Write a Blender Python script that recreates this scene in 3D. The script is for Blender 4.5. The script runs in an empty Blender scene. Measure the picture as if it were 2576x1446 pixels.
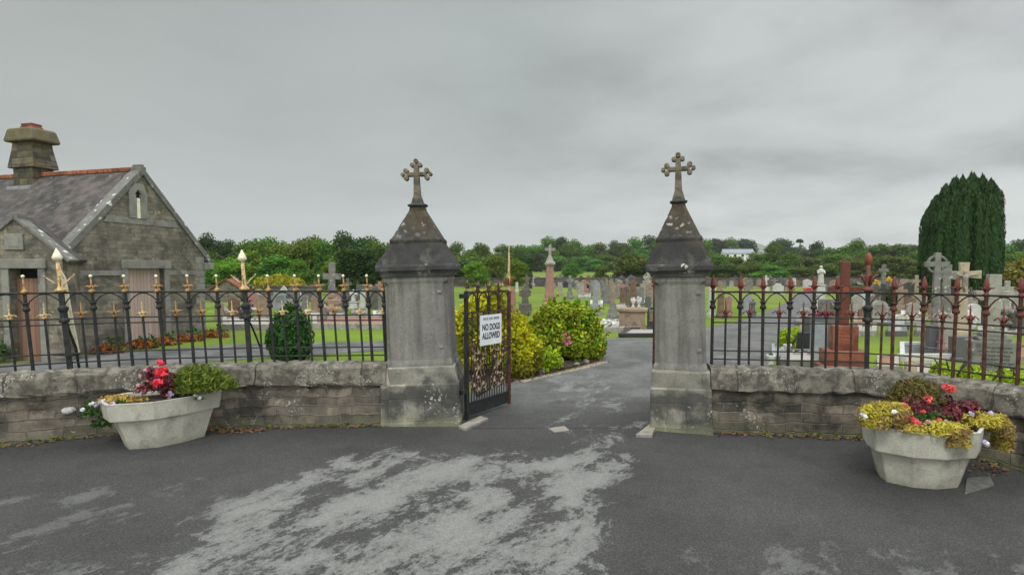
import bpy, math, random
import numpy as np
from mathutils import Vector, Matrix
R = math.radians
S = bpy.context.scene
COL = S.collection
rnd = random.Random(11)
nr = np.random.default_rng(7)

# ---------------------------------------------------------------- camera
F, CX, CY, HZ, EYE = 1400.0, 1287.5, 723.0, 680.0, 2.5      # photo measured on a 2575 px wide grid
PITCH = R(3.0)
SH = F*math.tan(PITCH) - (CY-HZ)
cam = bpy.data.cameras.new('camera'); co = bpy.data.objects.new('camera', cam); COL.objects.link(co)
co.location = (0, 0, EYE); co.rotation_euler = (R(90)-PITCH, 0, 0)
cam.sensor_width = 36; cam.lens = 36*F/2575; cam.shift_y = SH/2575
cam.clip_start = .1; cam.clip_end = 9000
S.camera = co

def ray(px, py):
    u = (px-CX)/F; v = (CY-py+SH)/F
    return Vector((u, math.cos(PITCH)+v*math.sin(PITCH), -math.sin(PITCH)+v*math.cos(PITCH)))
def A(px, py, Y):
    r = ray(px, py); return Vector((0, 0, EYE)) + r*(Y/r.y)
def G(px, py, z=0.0):
    r = ray(px, py); return Vector((0, 0, EYE)) + r*((z-EYE)/r.z)

# ---------------------------------------------------------------- sky, sun, exposure
W = bpy.data.worlds.new('World'); S.world = W; W.use_nodes = True
def world():
    nt = W.node_tree; nt.nodes.clear(); L = nt.links.new
    def n(t, **k):
        x = nt.nodes.new(t)
        for a, b in k.items(): setattr(x, a, b)
        return x
    def math_(op, a, b=None, clamp=False):
        m = n('ShaderNodeMath', operation=op, use_clamp=clamp)
        for i, v in enumerate((a, b)):
            if v is None: continue
            if isinstance(v, (int, float)): m.inputs[i].default_value = v
            else: L(v, m.inputs[i])
        return m.outputs[0]
    def ramp(f, pts):
        r = n('ShaderNodeValToRGB'); e = r.color_ramp.elements
        while len(e) < len(pts): e.new(.5)
        for q, (p, c) in zip(e, pts):
            q.position = p; q.color = (*c, 1) if not isinstance(c, (int, float)) else (c, c, c, 1)
        L(f, r.inputs[0]); return r.outputs[0]
    def mix(f, a, b, mode='MIX'):
        m = n('ShaderNodeMix', data_type='RGBA', blend_type=mode)
        for i, v in ((0, f), (6, a), (7, b)):
            if isinstance(v, (int, float)): m.inputs[i].default_value = v if i == 0 else (v, v, v, 1)
            elif isinstance(v, tuple): m.inputs[i].default_value = (*v, 1)
            else: L(v, m.inputs[i])
        return m.outputs[2]
    tc = n('ShaderNodeTexCoord'); sx = n('ShaderNodeSeparateXYZ'); L(tc.outputs['Generated'], sx.inputs[0])
    x, y, z = sx.outputs
    # overcast layer: teal grey on the left, paler on the right and towards the horizon
    side = ramp(math_('ADD', math_('MULTIPLY', x, .5), .5), [(.18, (.372, .390, .375)), (.5, (.372, .408, .405)), (.62, (.44, .463, .46)), (.85, (.505, .515, .525))])
    low = ramp(z, [(.0, (.83, .84, .80)), (.06, (.73, .74, .71)), (.16, (.52, .535, .525)), (.3, (.47, .49, .485))])
    fx = ramp(math_('ADD', math_('MULTIPLY', x, .5), .5), [(.3, .1), (.5, .45), (.75, .95)])
    hz = ramp(z, [(.0, 1.), (.12, .55), (.32, .0)])
    col = mix(math_('MULTIPLY', fx, hz), side, low)
    # streaky clouds: noise on the cloud plane
    iz = math_('DIVIDE', 1.0, math_('MAXIMUM', math_('ADD', z, .16), .05))
    pv = n('ShaderNodeVectorMath', operation='SCALE'); L(tc.outputs['Generated'], pv.inputs[0]); L(iz, pv.inputs[3])
    mp = n('ShaderNodeMapping'); mp.inputs['Scale'].default_value = (.8, .8, 0); mp.inputs['Rotation'].default_value = (0, 0, R(-14)); mp.inputs['Location'].default_value = CLOUD
    L(pv.outputs[0], mp.inputs['Vector'])
    ns = n('ShaderNodeTexNoise'); ns.inputs['Scale'].default_value = 1.5; ns.inputs['Detail'].default_value = 9; ns.inputs['Roughness'].default_value = .54
    ns.inputs['Distortion'].default_value = .15
    L(mp.outputs[0], ns.inputs['Vector'])
    cl = ramp(ns.outputs['Fac'], [(.34, .60), (.47, .92), (.62, 1.16)])
    amt = ramp(math_('ADD', math_('MULTIPLY', x, .5), .5), [(.3, .22), (.52, .5), (.66, 1.)])
    col = mix(amt, col, mix(1.0, col, cl, 'MULTIPLY'))
    # sky even within view, boosted overhead and behind the camera to light the scene
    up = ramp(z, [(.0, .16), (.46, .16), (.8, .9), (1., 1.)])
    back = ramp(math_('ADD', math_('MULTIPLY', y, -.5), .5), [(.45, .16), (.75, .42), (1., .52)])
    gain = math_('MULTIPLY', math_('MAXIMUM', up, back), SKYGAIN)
    g = n('ShaderNodeVectorMath', operation='SCALE'); L(col, g.inputs[0]); L(gain, g.inputs[3])
    bg = n('ShaderNodeBackground'); L(g.outputs[0], bg.inputs[0]); bg.inputs[1].default_value = 1.0
    sk = n('ShaderNodeTexSky', sky_type='NISHITA', sun_disc=False, sun_elevation=SUN_EL, sun_rotation=SUN_ROT)
    b2 = n('ShaderNodeBackground'); L(sk.outputs[0], b2.inputs[0]); b2.inputs[1].default_value = 0.004
    ad = n('ShaderNodeAddShader'); L(bg.outputs[0], ad.inputs[0]); L(b2.outputs[0], ad.inputs[1])
    ou = n('ShaderNodeOutputWorld'); L(ad.outputs[0], ou.inputs[0])
CLOUD = (3.1, .4, 0)
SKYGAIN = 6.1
SUN_EL, SUN_ROT = R(52), R(200)
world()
sl = bpy.data.lights.new('sun', 'SUN'); sl.energy = 1.5; sl.angle = R(14); sl.color = (1, .96, .9)
so = bpy.data.objects.new('sun', sl); COL.objects.link(so)
so.rotation_euler = (R(38), 0, R(-22)); so.location = (0, -5, 30)
S.view_settings.view_transform = 'Standard'; S.view_settings.look = 'None'
S.view_settings.exposure = 0.0; S.view_settings.gamma = 1.0
S.cycles.max_bounces = 6; S.cycles.diffuse_bounces = 3; S.cycles.transparent_max_bounces = 6

# ---------------------------------------------------------------- materials
class NT:
    def __init__(s, name):
        s.m = bpy.data.materials.new(name); s.m.use_nodes = True
        s.nt = s.m.node_tree; s.b = s.nt.nodes['Principled BSDF']; s.L = s.nt.links.new
        s.b.inputs['Specular IOR Level'].default_value = .25
        s.tc = s.n('ShaderNodeTexCoord')
    def n(s, t, **k):
        x = s.nt.nodes.new(t)
        for a, b in k.items(): setattr(x, a, b)
        return x
    def put(s, inp, v):
        if isinstance(v, (int, float)): inp.default_value = v
        elif isinstance(v, tuple): inp.default_value = (*v, 1) if len(v) == 3 and inp.type == 'RGBA' else v
        else: s.L(v, inp)
    def noise(s, scale, detail=4, rough=.55, vec=None, dist=0.):
        x = s.n('ShaderNodeTexNoise'); x.inputs['Scale'].default_value = scale; x.inputs['Detail'].default_value = detail
        x.inputs['Roughness'].default_value = rough; x.inputs['Distortion'].default_value = dist
        s.L(vec or s.tc.outputs['Object'], x.inputs['Vector']); return x.outputs['Fac']
    def ramp(s, f, pts):
        r = s.n('ShaderNodeValToRGB'); e = r.color_ramp.elements
        while len(e) < len(pts): e.new(.5)
        for q, (p, c) in zip(e, pts):
            q.position = p; q.color = (*c, 1) if isinstance(c, tuple) else (c, c, c, 1)
        s.L(f, r.inputs[0]); return r.outputs[0]
    def mix(s, f, a, b, mode='MIX'):
        m = s.n('ShaderNodeMix', data_type='RGBA', blend_type=mode)
        for i, v in ((0, f), (6, a), (7, b)): s.put(m.inputs[i], (v, v, v) if i and isinstance(v, (int, float)) else v)
        return m.outputs[2]
    def math(s, op, a, b=0., clamp=False):
        m = s.n('ShaderNodeMath', operation=op, use_clamp=clamp); s.put(m.inputs[0], a); s.put(m.inputs[1], b); return m.outputs[0]
    def mapping(s, vec, loc=(0, 0, 0), rot=(0, 0, 0), sc=(1, 1, 1)):
        m = s.n('ShaderNodeMapping'); s.L(vec, m.inputs[0]); m.inputs[1].default_value = loc; m.inputs[2].default_value = rot; m.inputs[3].default_value = sc
        return m.outputs[0]
    def bump(s, h, strength=.4, dist=.02, prev=None):
        b = s.n('ShaderNodeBump'); b.inputs['Strength'].default_value = strength; b.inputs['Distance'].default_value = dist
        s.L(h, b.inputs['Height'])
        if prev is not None: s.L(prev, b.inputs['Normal'])
        return b.outputs[0]
    def done(s, col, rough=.9, normal=None, metal=0.):
        s.put(s.b.inputs['Base Color'], col); s.put(s.b.inputs['Roughness'], rough); s.put(s.b.inputs['Metallic'], metal)
        if normal is not None: s.L(normal, s.b.inputs['Normal'])
        return s.m

def stone(name, c1, c2, brick=None, stain=None, lichen=None, moss=None, sc=1., bump=.5, rough=.92, low=None, band=None, streak=0., bvar=1., lzmin=None):
    """weathered stone: two-tone noise, optional courses (w, h, mortar colour), stain (amount, colour), lichen spots, moss by height (z0, z1, colours)"""
    t = NT(name); uv = t.tc.outputs['UV']
    n1 = t.noise(2.2*sc, 7, .62); n2 = t.noise(26*sc, 4, .7)
    col = t.mix(t.ramp(n1, [(.36, 0.), (.64, 1.)]), c1, c2)
    h = t.math('ADD', t.math('MULTIPLY', n2, .5), t.math('MULTIPLY', n1, .6))
    if brick:
        w, hh, mc, ms = brick
        nz = t.n('ShaderNodeTexNoise'); nz.inputs['Scale'].default_value = 2.6; nz.inputs['Detail'].default_value = 3; t.L(uv, nz.inputs['Vector'])
        dv = t.n('ShaderNodeVectorMath', operation='MULTIPLY_ADD'); t.L(nz.outputs['Color'], dv.inputs[0]); dv.inputs[1].default_value = (.16, .09, 0); t.L(uv, dv.inputs[2])
        b = t.n('ShaderNodeTexBrick'); t.L(dv.outputs[0], b.inputs['Vector']); b.offset = .43; b.squash = .72; b.squash_frequency = 3; b.offset_frequency = 2
        b.inputs['Scale'].default_value = 1; b.inputs['Brick Width'].default_value = w; b.inputs['Row Height'].default_value = hh
        b.inputs['Mortar Size'].default_value = ms; b.inputs['Mortar Smooth'].default_value = .6; b.inputs['Bias'].default_value = 0
        b.inputs['Color1'].default_value = (1-.45*bvar,)*3+(1,); b.inputs['Color2'].default_value = (1+.4*bvar, 1+.35*bvar, 1+.28*bvar, 1); b.inputs['Mortar'].default_value = (1, 1, 1, 1)
        col = t.mix(1., col, b.outputs['Color'], 'MULTIPLY')
        mm = t.math('MULTIPLY', b.outputs['Fac'], t.ramp(t.noise(1.3, 4), [(.4, .25), (.62, 1.)]))
        col = t.mix(mm, col, mc)
        h = t.math('SUBTRACT', h, t.math('MULTIPLY', b.outputs['Fac'], .9))
    if stain:
        amt, sc_, scale = stain
        f = t.ramp(t.noise(scale, 6, .65, dist=.4), [(.62-amt*.3, 0.), (.72-amt*.22, 1.)])
        col = t.mix(t.math('MULTIPLY', f, .85), col, sc_)
    if streak:       # rain-washed vertical streaks
        f = t.ramp(t.noise(1., 5, .6, t.mapping(t.tc.outputs['Object'], sc=(9, 9, .55))), [(.36, 0.), (.64, 1.)])
        col = t.mix(t.math('MULTIPLY', f, streak), t.mix(1., col, 1.12, 'MULTIPLY'), t.mix(1., col, .55, 'MULTIPLY'))
    if band:         # sooty band between two heights, ragged at its edges
        z0, z1, bc = band
        sp = t.n('ShaderNodeSeparateXYZ'); t.L(t.tc.outputs['Object'], sp.inputs[0])
        zz = t.math('ADD', sp.outputs[2], t.math('MULTIPLY', t.math('SUBTRACT', t.noise(3.5, 5, .6), .5), .5))
        m1 = t.n('ShaderNodeMapRange'); t.L(zz, m1.inputs[0]); m1.inputs[1].default_value = z0-.05; m1.inputs[2].default_value = z0+.06
        m2 = t.n('ShaderNodeMapRange'); t.L(zz, m2.inputs[0]); m2.inputs[1].default_value = z1+.04; m2.inputs[2].default_value = z1-.04
        col = t.mix(t.math('MULTIPLY', t.math('MULTIPLY', m1.outputs[0], m2.outputs[0]), .8), col, bc)
    if low:          # damp, algae-covered foot of the stone
        z0, z1, lc = low
        sp = t.n('ShaderNodeSeparateXYZ'); t.L(t.tc.outputs['Object'], sp.inputs[0])
        zz = t.math('ADD', sp.outputs[2], t.math('MULTIPLY', t.math('SUBTRACT', t.noise(5, 4), .5), (z1-z0)*1.6))
        mr = t.n('ShaderNodeMapRange'); t.L(zz, mr.inputs[0]); mr.inputs[1].default_value = z1; mr.inputs[2].default_value = z0
        col = t.mix(t.math('MULTIPLY', mr.outputs[0], .8), col, lc)
    if moss:
        z0, z1, ca, cb = moss
        sp = t.n('ShaderNodeSeparateXYZ'); t.L(t.tc.outputs['Object'], sp.inputs[0])
        zz = t.math('ADD', sp.outputs[2], t.math('MULTIPLY', t.math('SUBTRACT', t.noise(4, 5), .5), (z1-z0)*1.5))
        mr = t.n('ShaderNodeMapRange'); t.L(zz, mr.inputs[0]); mr.inputs[1].default_value = z0; mr.inputs[2].default_value = z1
        mc2 = t.mix(t.ramp(t.noise(9, 5, .7), [(.42, 0.), (.6, 1.)]), ca, cb)
        col = t.mix(t.math('MULTIPLY', mr.outputs[0], .75), col, mc2)
    col = t.mix(t.ramp(n2, [(.3, .55), (.7, .0)]), col, t.mix(1., col, .45, 'MULTIPLY'))
    if lichen:
        amt, lc, scale = lichen
        v = t.n('ShaderNodeTexVoronoi'); v.inputs['Scale'].default_value = scale; v.inputs['Randomness'].default_value = 1
        nz = t.n('ShaderNodeTexNoise'); nz.inputs['Scale'].default_value = scale*1.6; t.L(t.tc.outputs['Object'], nz.inputs['Vector'])
        dv = t.n('ShaderNodeVectorMath', operation='MULTIPLY_ADD'); t.L(nz.outputs['Color'], dv.inputs[0]); dv.inputs[1].default_value = (.12, .12, .12); t.L(t.tc.outputs['Object'], dv.inputs[2])
        t.L(dv.outputs[0], v.inputs['Vector'])
        f = t.ramp(v.outputs['Distance'], [(.2, 1.), (.34, 0.)])
        f = t.math('MULTIPLY', f, t.ramp(t.noise(1.9, 3), [(.62-amt*.3, 0.), (.7-amt*.3, 1.)]))
        if lzmin is not None:
            sp = t.n('ShaderNodeSeparateXYZ'); t.L(t.tc.outputs['Object'], sp.inputs[0]); mr = t.n('ShaderNodeMapRange'); t.L(sp.outputs[2], mr.inputs[0]); mr.inputs[1].default_value = lzmin-.25; mr.inputs[2].default_value = lzmin+.15; f = t.math('MULTIPLY', f, mr.outputs[0])
        col = t.mix(f, col, lc)
    return t.done(col, rough, t.bump(h, bump, .03))

def plain(name, c, c2=None, rough=.7, scale=8., metal=0., bump=0., spec=None, lo=.4, hi=.62):
    t = NT(name)
    nz = t.noise(scale, 5, .6)
    col = t.mix(t.ramp(nz, [(lo, 0.), (hi, 1.)]), c, c2 or tuple(x*.75 for x in c))
    if spec is not None: t.b.inputs['Specular IOR Level'].default_value = spec
    return t.done(col, rough, t.bump(nz, bump, .01) if bump else None, metal)

def leafmat(name, a, b, c, rough=.6, trans=.25, objvar=0., big=None):
    """foliage: every leaf its own tone between a, b and c; big = (scale, colour): patches of another leaf colour"""
    t = NT(name); g = t.n('ShaderNodeNewGeometry')
    col = t.ramp(g.outputs['Random Per Island'], [(0., a), (.55, b), (1., c)])
    if big:
        col = t.mix(t.ramp(t.noise(big[0], 3), [(.46, 0.), (.6, 1.)]), col, t.mix(g.outputs['Random Per Island'], big[1], tuple(x*.6 for x in big[1])))
    if objvar:
        oi = t.n('ShaderNodeObjectInfo'); hs = t.n('ShaderNodeHueSaturation')
        t.L(t.math('ADD', t.math('MULTIPLY', t.math('SUBTRACT', oi.outputs['Random'], .5), .05*objvar), .5), hs.inputs['Hue'])
        t.L(t.math('ADD', t.math('MULTIPLY', oi.outputs['Random'], .7*objvar), 1-.35*objvar), hs.inputs['Value'])
        t.L(col, hs.inputs['Color']); col = hs.outputs[0]
    t.done(col, rough); t.b.inputs['Specular IOR Level'].default_value = .2
    tr = t.n('ShaderNodeBsdfTranslucent'); t.L(col, tr.inputs[0])
    mx = t.n('ShaderNodeMixShader'); mx.inputs[0].default_value = trans
    t.L(t.b.outputs[0], mx.inputs[1]); t.L(tr.outputs[0], mx.inputs[2])
    t.L(mx.outputs[0], t.nt.nodes['Material Output'].inputs[0]); return t.m

# ---------------------------------------------------------------- mesh helpers
class MB:
    def __init__(s): s.v = []; s.f = []; s.fuv = {}
    def add(s, vs, fs):
        o = len(s.v); s.v += [tuple(p) for p in vs]; s.f += [tuple(i+o for i in f) for f in fs]; return s
    def box(s, c, d, rz=0., M=None):
        x, y, z = d[0]/2, d[1]/2, d[2]/2
        P = [Vector((a*x, b*y, e*z)) for e in (-1, 1) for a, b in ((-1, -1), (1, -1), (1, 1), (-1, 1))]
        m = M or Matrix.Rotation(rz, 3, 'Z'); c = Vector(c)
        return s.add([m@p+c for p in P], [(3, 2, 1, 0), (4, 5, 6, 7), (0, 1, 5, 4), (1, 2, 6, 5), (2, 3, 7, 6), (3, 0, 4, 7)])
    def loft(s, rings, cap0=True, cap1=True):
        n = len(rings[0]); o = len(s.v)
        for r in rings: s.v += [tuple(p) for p in r]
        for k in range(len(rings)-1):
            for i in range(n):
                j = (i+1) % n; s.f.append((o+k*n+i, o+k*n+j, o+(k+1)*n+j, o+(k+1)*n+i))
        if cap0: s.f.append(tuple(o+i for i in reversed(range(n))))
        if cap1: s.f.append(tuple(o+(len(rings)-1)*n+i for i in range(n)))
        return s
    def prism(s, poly, z0, z1):
        return s.loft([[(x, y, z0) for x, y in poly], [(x, y, z1) for x, y in poly]])
    def slab(s, poly, y0, y1):          # outline in x, z pushed through along y
        return s.loft([[(x, y1, z) for x, z in poly], [(x, y0, z) for x, z in poly]])
    def tube(s, pts, r, n=8, cap=True):
        pts = [Vector(p) for p in pts]; rs = r if isinstance(r, (list, tuple)) else [r]*len(pts)
        rings = []; up = None
        for i, p in enumerate(pts):
            d = (pts[min(i+1, len(pts)-1)]-pts[max(i-1, 0)]).normalized()
            if up is None: up = d.orthogonal().normalized()
            up = (up-d*up.dot(d)).normalized(); b = d.cross(up)
            rings.append([p+(up*math.cos(2*math.pi*k/n)+b*math.sin(2*math.pi*k/n))*rs[i] for k in range(n)])
        return s.loft(rings, cap, cap)
    def lathe(s, prof, n=12, c=(0, 0, 0)):
        return s.loft([[(c[0]+r*math.cos(2*math.pi*k/n), c[1]+r*math.sin(2*math.pi*k/n), c[2]+z) for k in range(n)] for r, z in prof])
    def ball(s, c, r, n=10, sq=1.):
        return s.lathe([(max(r*math.sin(math.pi*i/6), r*.02), -r*sq*math.cos(math.pi*i/6)) for i in range(7)], n, c)
    def build(s, name, mat, parent=None, world=False, smooth=False, bevel=0., loc=None):
        me = bpy.data.meshes.new(name); me.from_pydata(s.v, [], s.f); me.update()
        uv = me.uv_layers.new(name='UVMap'); vs = me.vertices
        for p in me.polygons:
            if p.index in s.fuv:
                for li, q in zip(p.loop_indices, s.fuv[p.index]): uv.data[li].uv = q
                continue
            nn = p.normal
            if abs(nn.z) > .96: tx, ty = Vector((1, 0, 0)), Vector((0, 1, 0))
            else: tx = Vector((0, 0, 1)).cross(nn).normalized(); ty = nn.cross(tx)
            for li in p.loop_indices:
                q = vs[me.loops[li].vertex_index].co; uv.data[li].uv = (q.dot(tx), q.dot(ty))
        if smooth: me.polygons.foreach_set('use_smooth', [True]*len(me.polygons))
        me.materials.append(mat)
        o = bpy.data.objects.new(name, me); COL.objects.link(o)
        if parent is not None:
            o.parent = parent
            if world: o.location = -Vector(parent.location)
        if loc is not None: o.location = loc
        if bevel:
            b = o.modifiers.new('bevel', 'BEVEL'); b.width = bevel; b.segments = 2; b.limit_method = 'ANGLE'; b.angle_limit = R(35)
        return o

def tag(o, label=None, cat=None, group=None, kind=None):
    if label: o['label'] = label
    if cat: o['category'] = cat
    if group: o['group'] = group
    if kind: o['kind'] = kind
    return o
def empty(name, loc, label, cat, rz=0., group=None):
    o = bpy.data.objects.new(name, None); COL.objects.link(o); o.location = loc; o.rotation_euler = (0, 0, rz)
    o.empty_display_size = .2
    return tag(o, label, cat, group)
def copy_tree(o, parent=None):
    c = o.copy(); COL.objects.link(c)
    if parent is not None: c.parent = parent
    for ch in [x for x in o.children]: copy_tree(ch, c)
    return c

def unit(v): return v/np.maximum(np.linalg.norm(v, axis=1, keepdims=True), 1e-9)
def leaf_quads(mb, P, Nn, size, aspect=1.7, jit=.8, up=0., upv=(0, 0, 1)):
    n = len(P); d = unit(Nn+jit*nr.normal(size=(n, 3)))
    t = nr.normal(size=(n, 3))*(1-up)+np.array(upv)*up*2
    t = unit(t-d*np.sum(t*d, 1, keepdims=True)); b = np.cross(d, t)
    s = size*nr.uniform(.6, 1.35, (n, 1))
    V = np.stack([P-t*s*aspect*.5, P+b*s*.5, P+t*s*aspect*.5, P-b*s*.5], 1).reshape(-1, 3)
    o = len(mb.v); mb.v += [tuple(p) for p in V]
    mb.f += [(o+4*i, o+4*i+1, o+4*i+2, o+4*i+3) for i in range(n)]
def sph(n):
    return unit(nr.normal(size=(n, 3)))
def lobes_points(lobes, n, inner=.72, lowcut=-.55):
    w = np.array([l[1][0]*l[1][2] for l in lobes]); w = w/w.sum()
    P = []; Q = []
    for (c, r), k in zip(lobes, (w*n*1.5).astype(int)+1):
        d = sph(k); d = d[d[:, 2] > lowcut]
        rad = nr.uniform(inner, 1.06, (len(d), 1)); p = np.array(c)+d*np.array(r)*rad; P.append(p); Q.append(unit(d/np.array(r)))
    P = np.vstack(P); Q = np.vstack(Q); keep = np.ones(len(P), bool)
    for c, r in lobes: keep &= np.sum(((P-np.array(c))/np.array(r))**2, 1) > (inner*.93)**2
    return P[keep], Q[keep]
def core(mb, lobes, k=.7, n=10):
    for c, r in lobes:
        mb.loft([[(c[0]+r[0]*k*max(math.sin(math.pi*i/6), .03)*math.cos(2*math.pi*j/n), c[1]+r[1]*k*max(math.sin(math.pi*i/6), .03)*math.sin(2*math.pi*j/n), c[2]-r[2]*k*math.cos(math.pi*i/6)) for j in range(n)] for i in range(7)])
# ---------------------------------------------------------------- material palette
M = {}
M['wall'] = stone('wall_rubble', (.25, .222, .18), (.12, .105, .085), brick=(.40, .145, (.25, .24, .21), .012), stain=(.35, (.035, .033, .028), 1.6), lichen=(.2, (.42, .42, .38), 16), sc=1.6, bump=1., low=(-.05, .22, (.15, .15, .09)))
M['coping'] = stone('wall_coping', (.345, .315, .262), (.20, .182, .148), brick=(1.15, .62, (.07, .063, .052), .014), bvar=.22, stain=(.62, (.085, .078, .064), 6), lichen=(.35, (.46, .44, .39), 20), sc=2.2, bump=.9)
M['pillar'] = stone('pillar_ashlar', (.265, .255, .23), (.19, .183, .165), stain=(.18, (.10, .098, .09), 1.4), sc=1.1, bump=.25, streak=.75)
M['plinth'] = stone('pillar_plinth', (.43, .415, .35), (.27, .26, .22), brick=(.40, .48, (.045, .045, .04), .007), stain=(.55, (.055, .057, .055), 1.5), lichen=(.2, (.48, .48, .42), 15), low=(.0, .2, (.22, .22, .13)), band=(.36, .60, (.07, .069, .064)), sc=1.4, bump=.5)
M['cap'] = stone('pillar_cap', (.056, .055, .053), (.036, .035, .034), stain=(.3, (.12, .115, .105), 3), moss=(2.85, 3.6, (.125, .10, .04), (.07, .048, .03)), lichen=(.5, (.62, .6, .54), 9), lzmin=3.25, sc=1.6, bump=.45, streak=.4)
M['capband'] = stone('pillar_cap_band', (.10, .098, .093), (.06, .06, .058), stain=(.3, (.19, .185, .165), 4), lichen=(.35, (.55, .53, .45), 9), sc=2, bump=.4)
M['stonecross'] = stone('gate_cross_stone', (.25, .215, .15), (.14, .122, .088), stain=(.45, (.07, .065, .055), 6), lichen=(.3, (.3, .26, .1), 12), sc=3, bump=.4)
M['iron'] = plain('iron_black', (.016, .019, .021), (.035, .034, .032), .55, 12)
M['ironworn'] = plain('iron_worn', (.022, .022, .022), (.075, .035, .025), .6, 9, lo=.52, hi=.66)
M['rustiron'] = plain('iron_rusty', (.115, .042, .026), (.03, .024, .021), .75, 9, bump=.2, lo=.42, hi=.6)
M['gold'] = plain('finial_gold_flaked', (.38, .235, .085), (.20, .10, .045), .6, 22, lo=.5, hi=.6)
M['goldpale'] = plain('finial_gold_pale', (.60, .46, .24), (.36, .2, .08), .6, 18, lo=.45, hi=.6)
M['red'] = plain('finial_red_flaked', (.20, .052, .04), (.10, .042, .034), .6, 20)
M['redorange'] = plain('finial_orange_red', (.26, .06, .03), (.15, .05, .03), .6, 16)
M['cream'] = plain('paint_cream', (.78, .72, .56), (.55, .46, .30), .6, 14, lo=.5, hi=.7)
M['creamrust'] = plain('paint_cream_rusting', (.42, .32, .22), (.06, .034, .026), .8, 13, lo=.40, hi=.52)
M['white'] = plain('paint_white', (.8, .8, .78), (.62, .62, .6), .5, 6)
M['concrete'] = stone('planter_concrete', (.56, .54, .46), (.44, .42, .355), stain=(.3, (.28, .265, .21), 2.2), sc=2, bump=.35, low=(-.05, .12, (.26, .27, .2)))
M['soil'] = plain('soil', (.05, .036, .026), (.025, .019, .015), 1., 14, bump=.6)
M['limestone'] = stone('limewashed_stone', (.62, .61, .57), (.34, .32, .28), stain=(.35, (.17, .16, .14), 4), sc=3, bump=.6)
M['slab'] = stone('stone_slab', (.36, .33, .28), (.24, .22, .19), stain=(.2, (.13, .12, .1), 4), sc=3, bump=.4)

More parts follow.
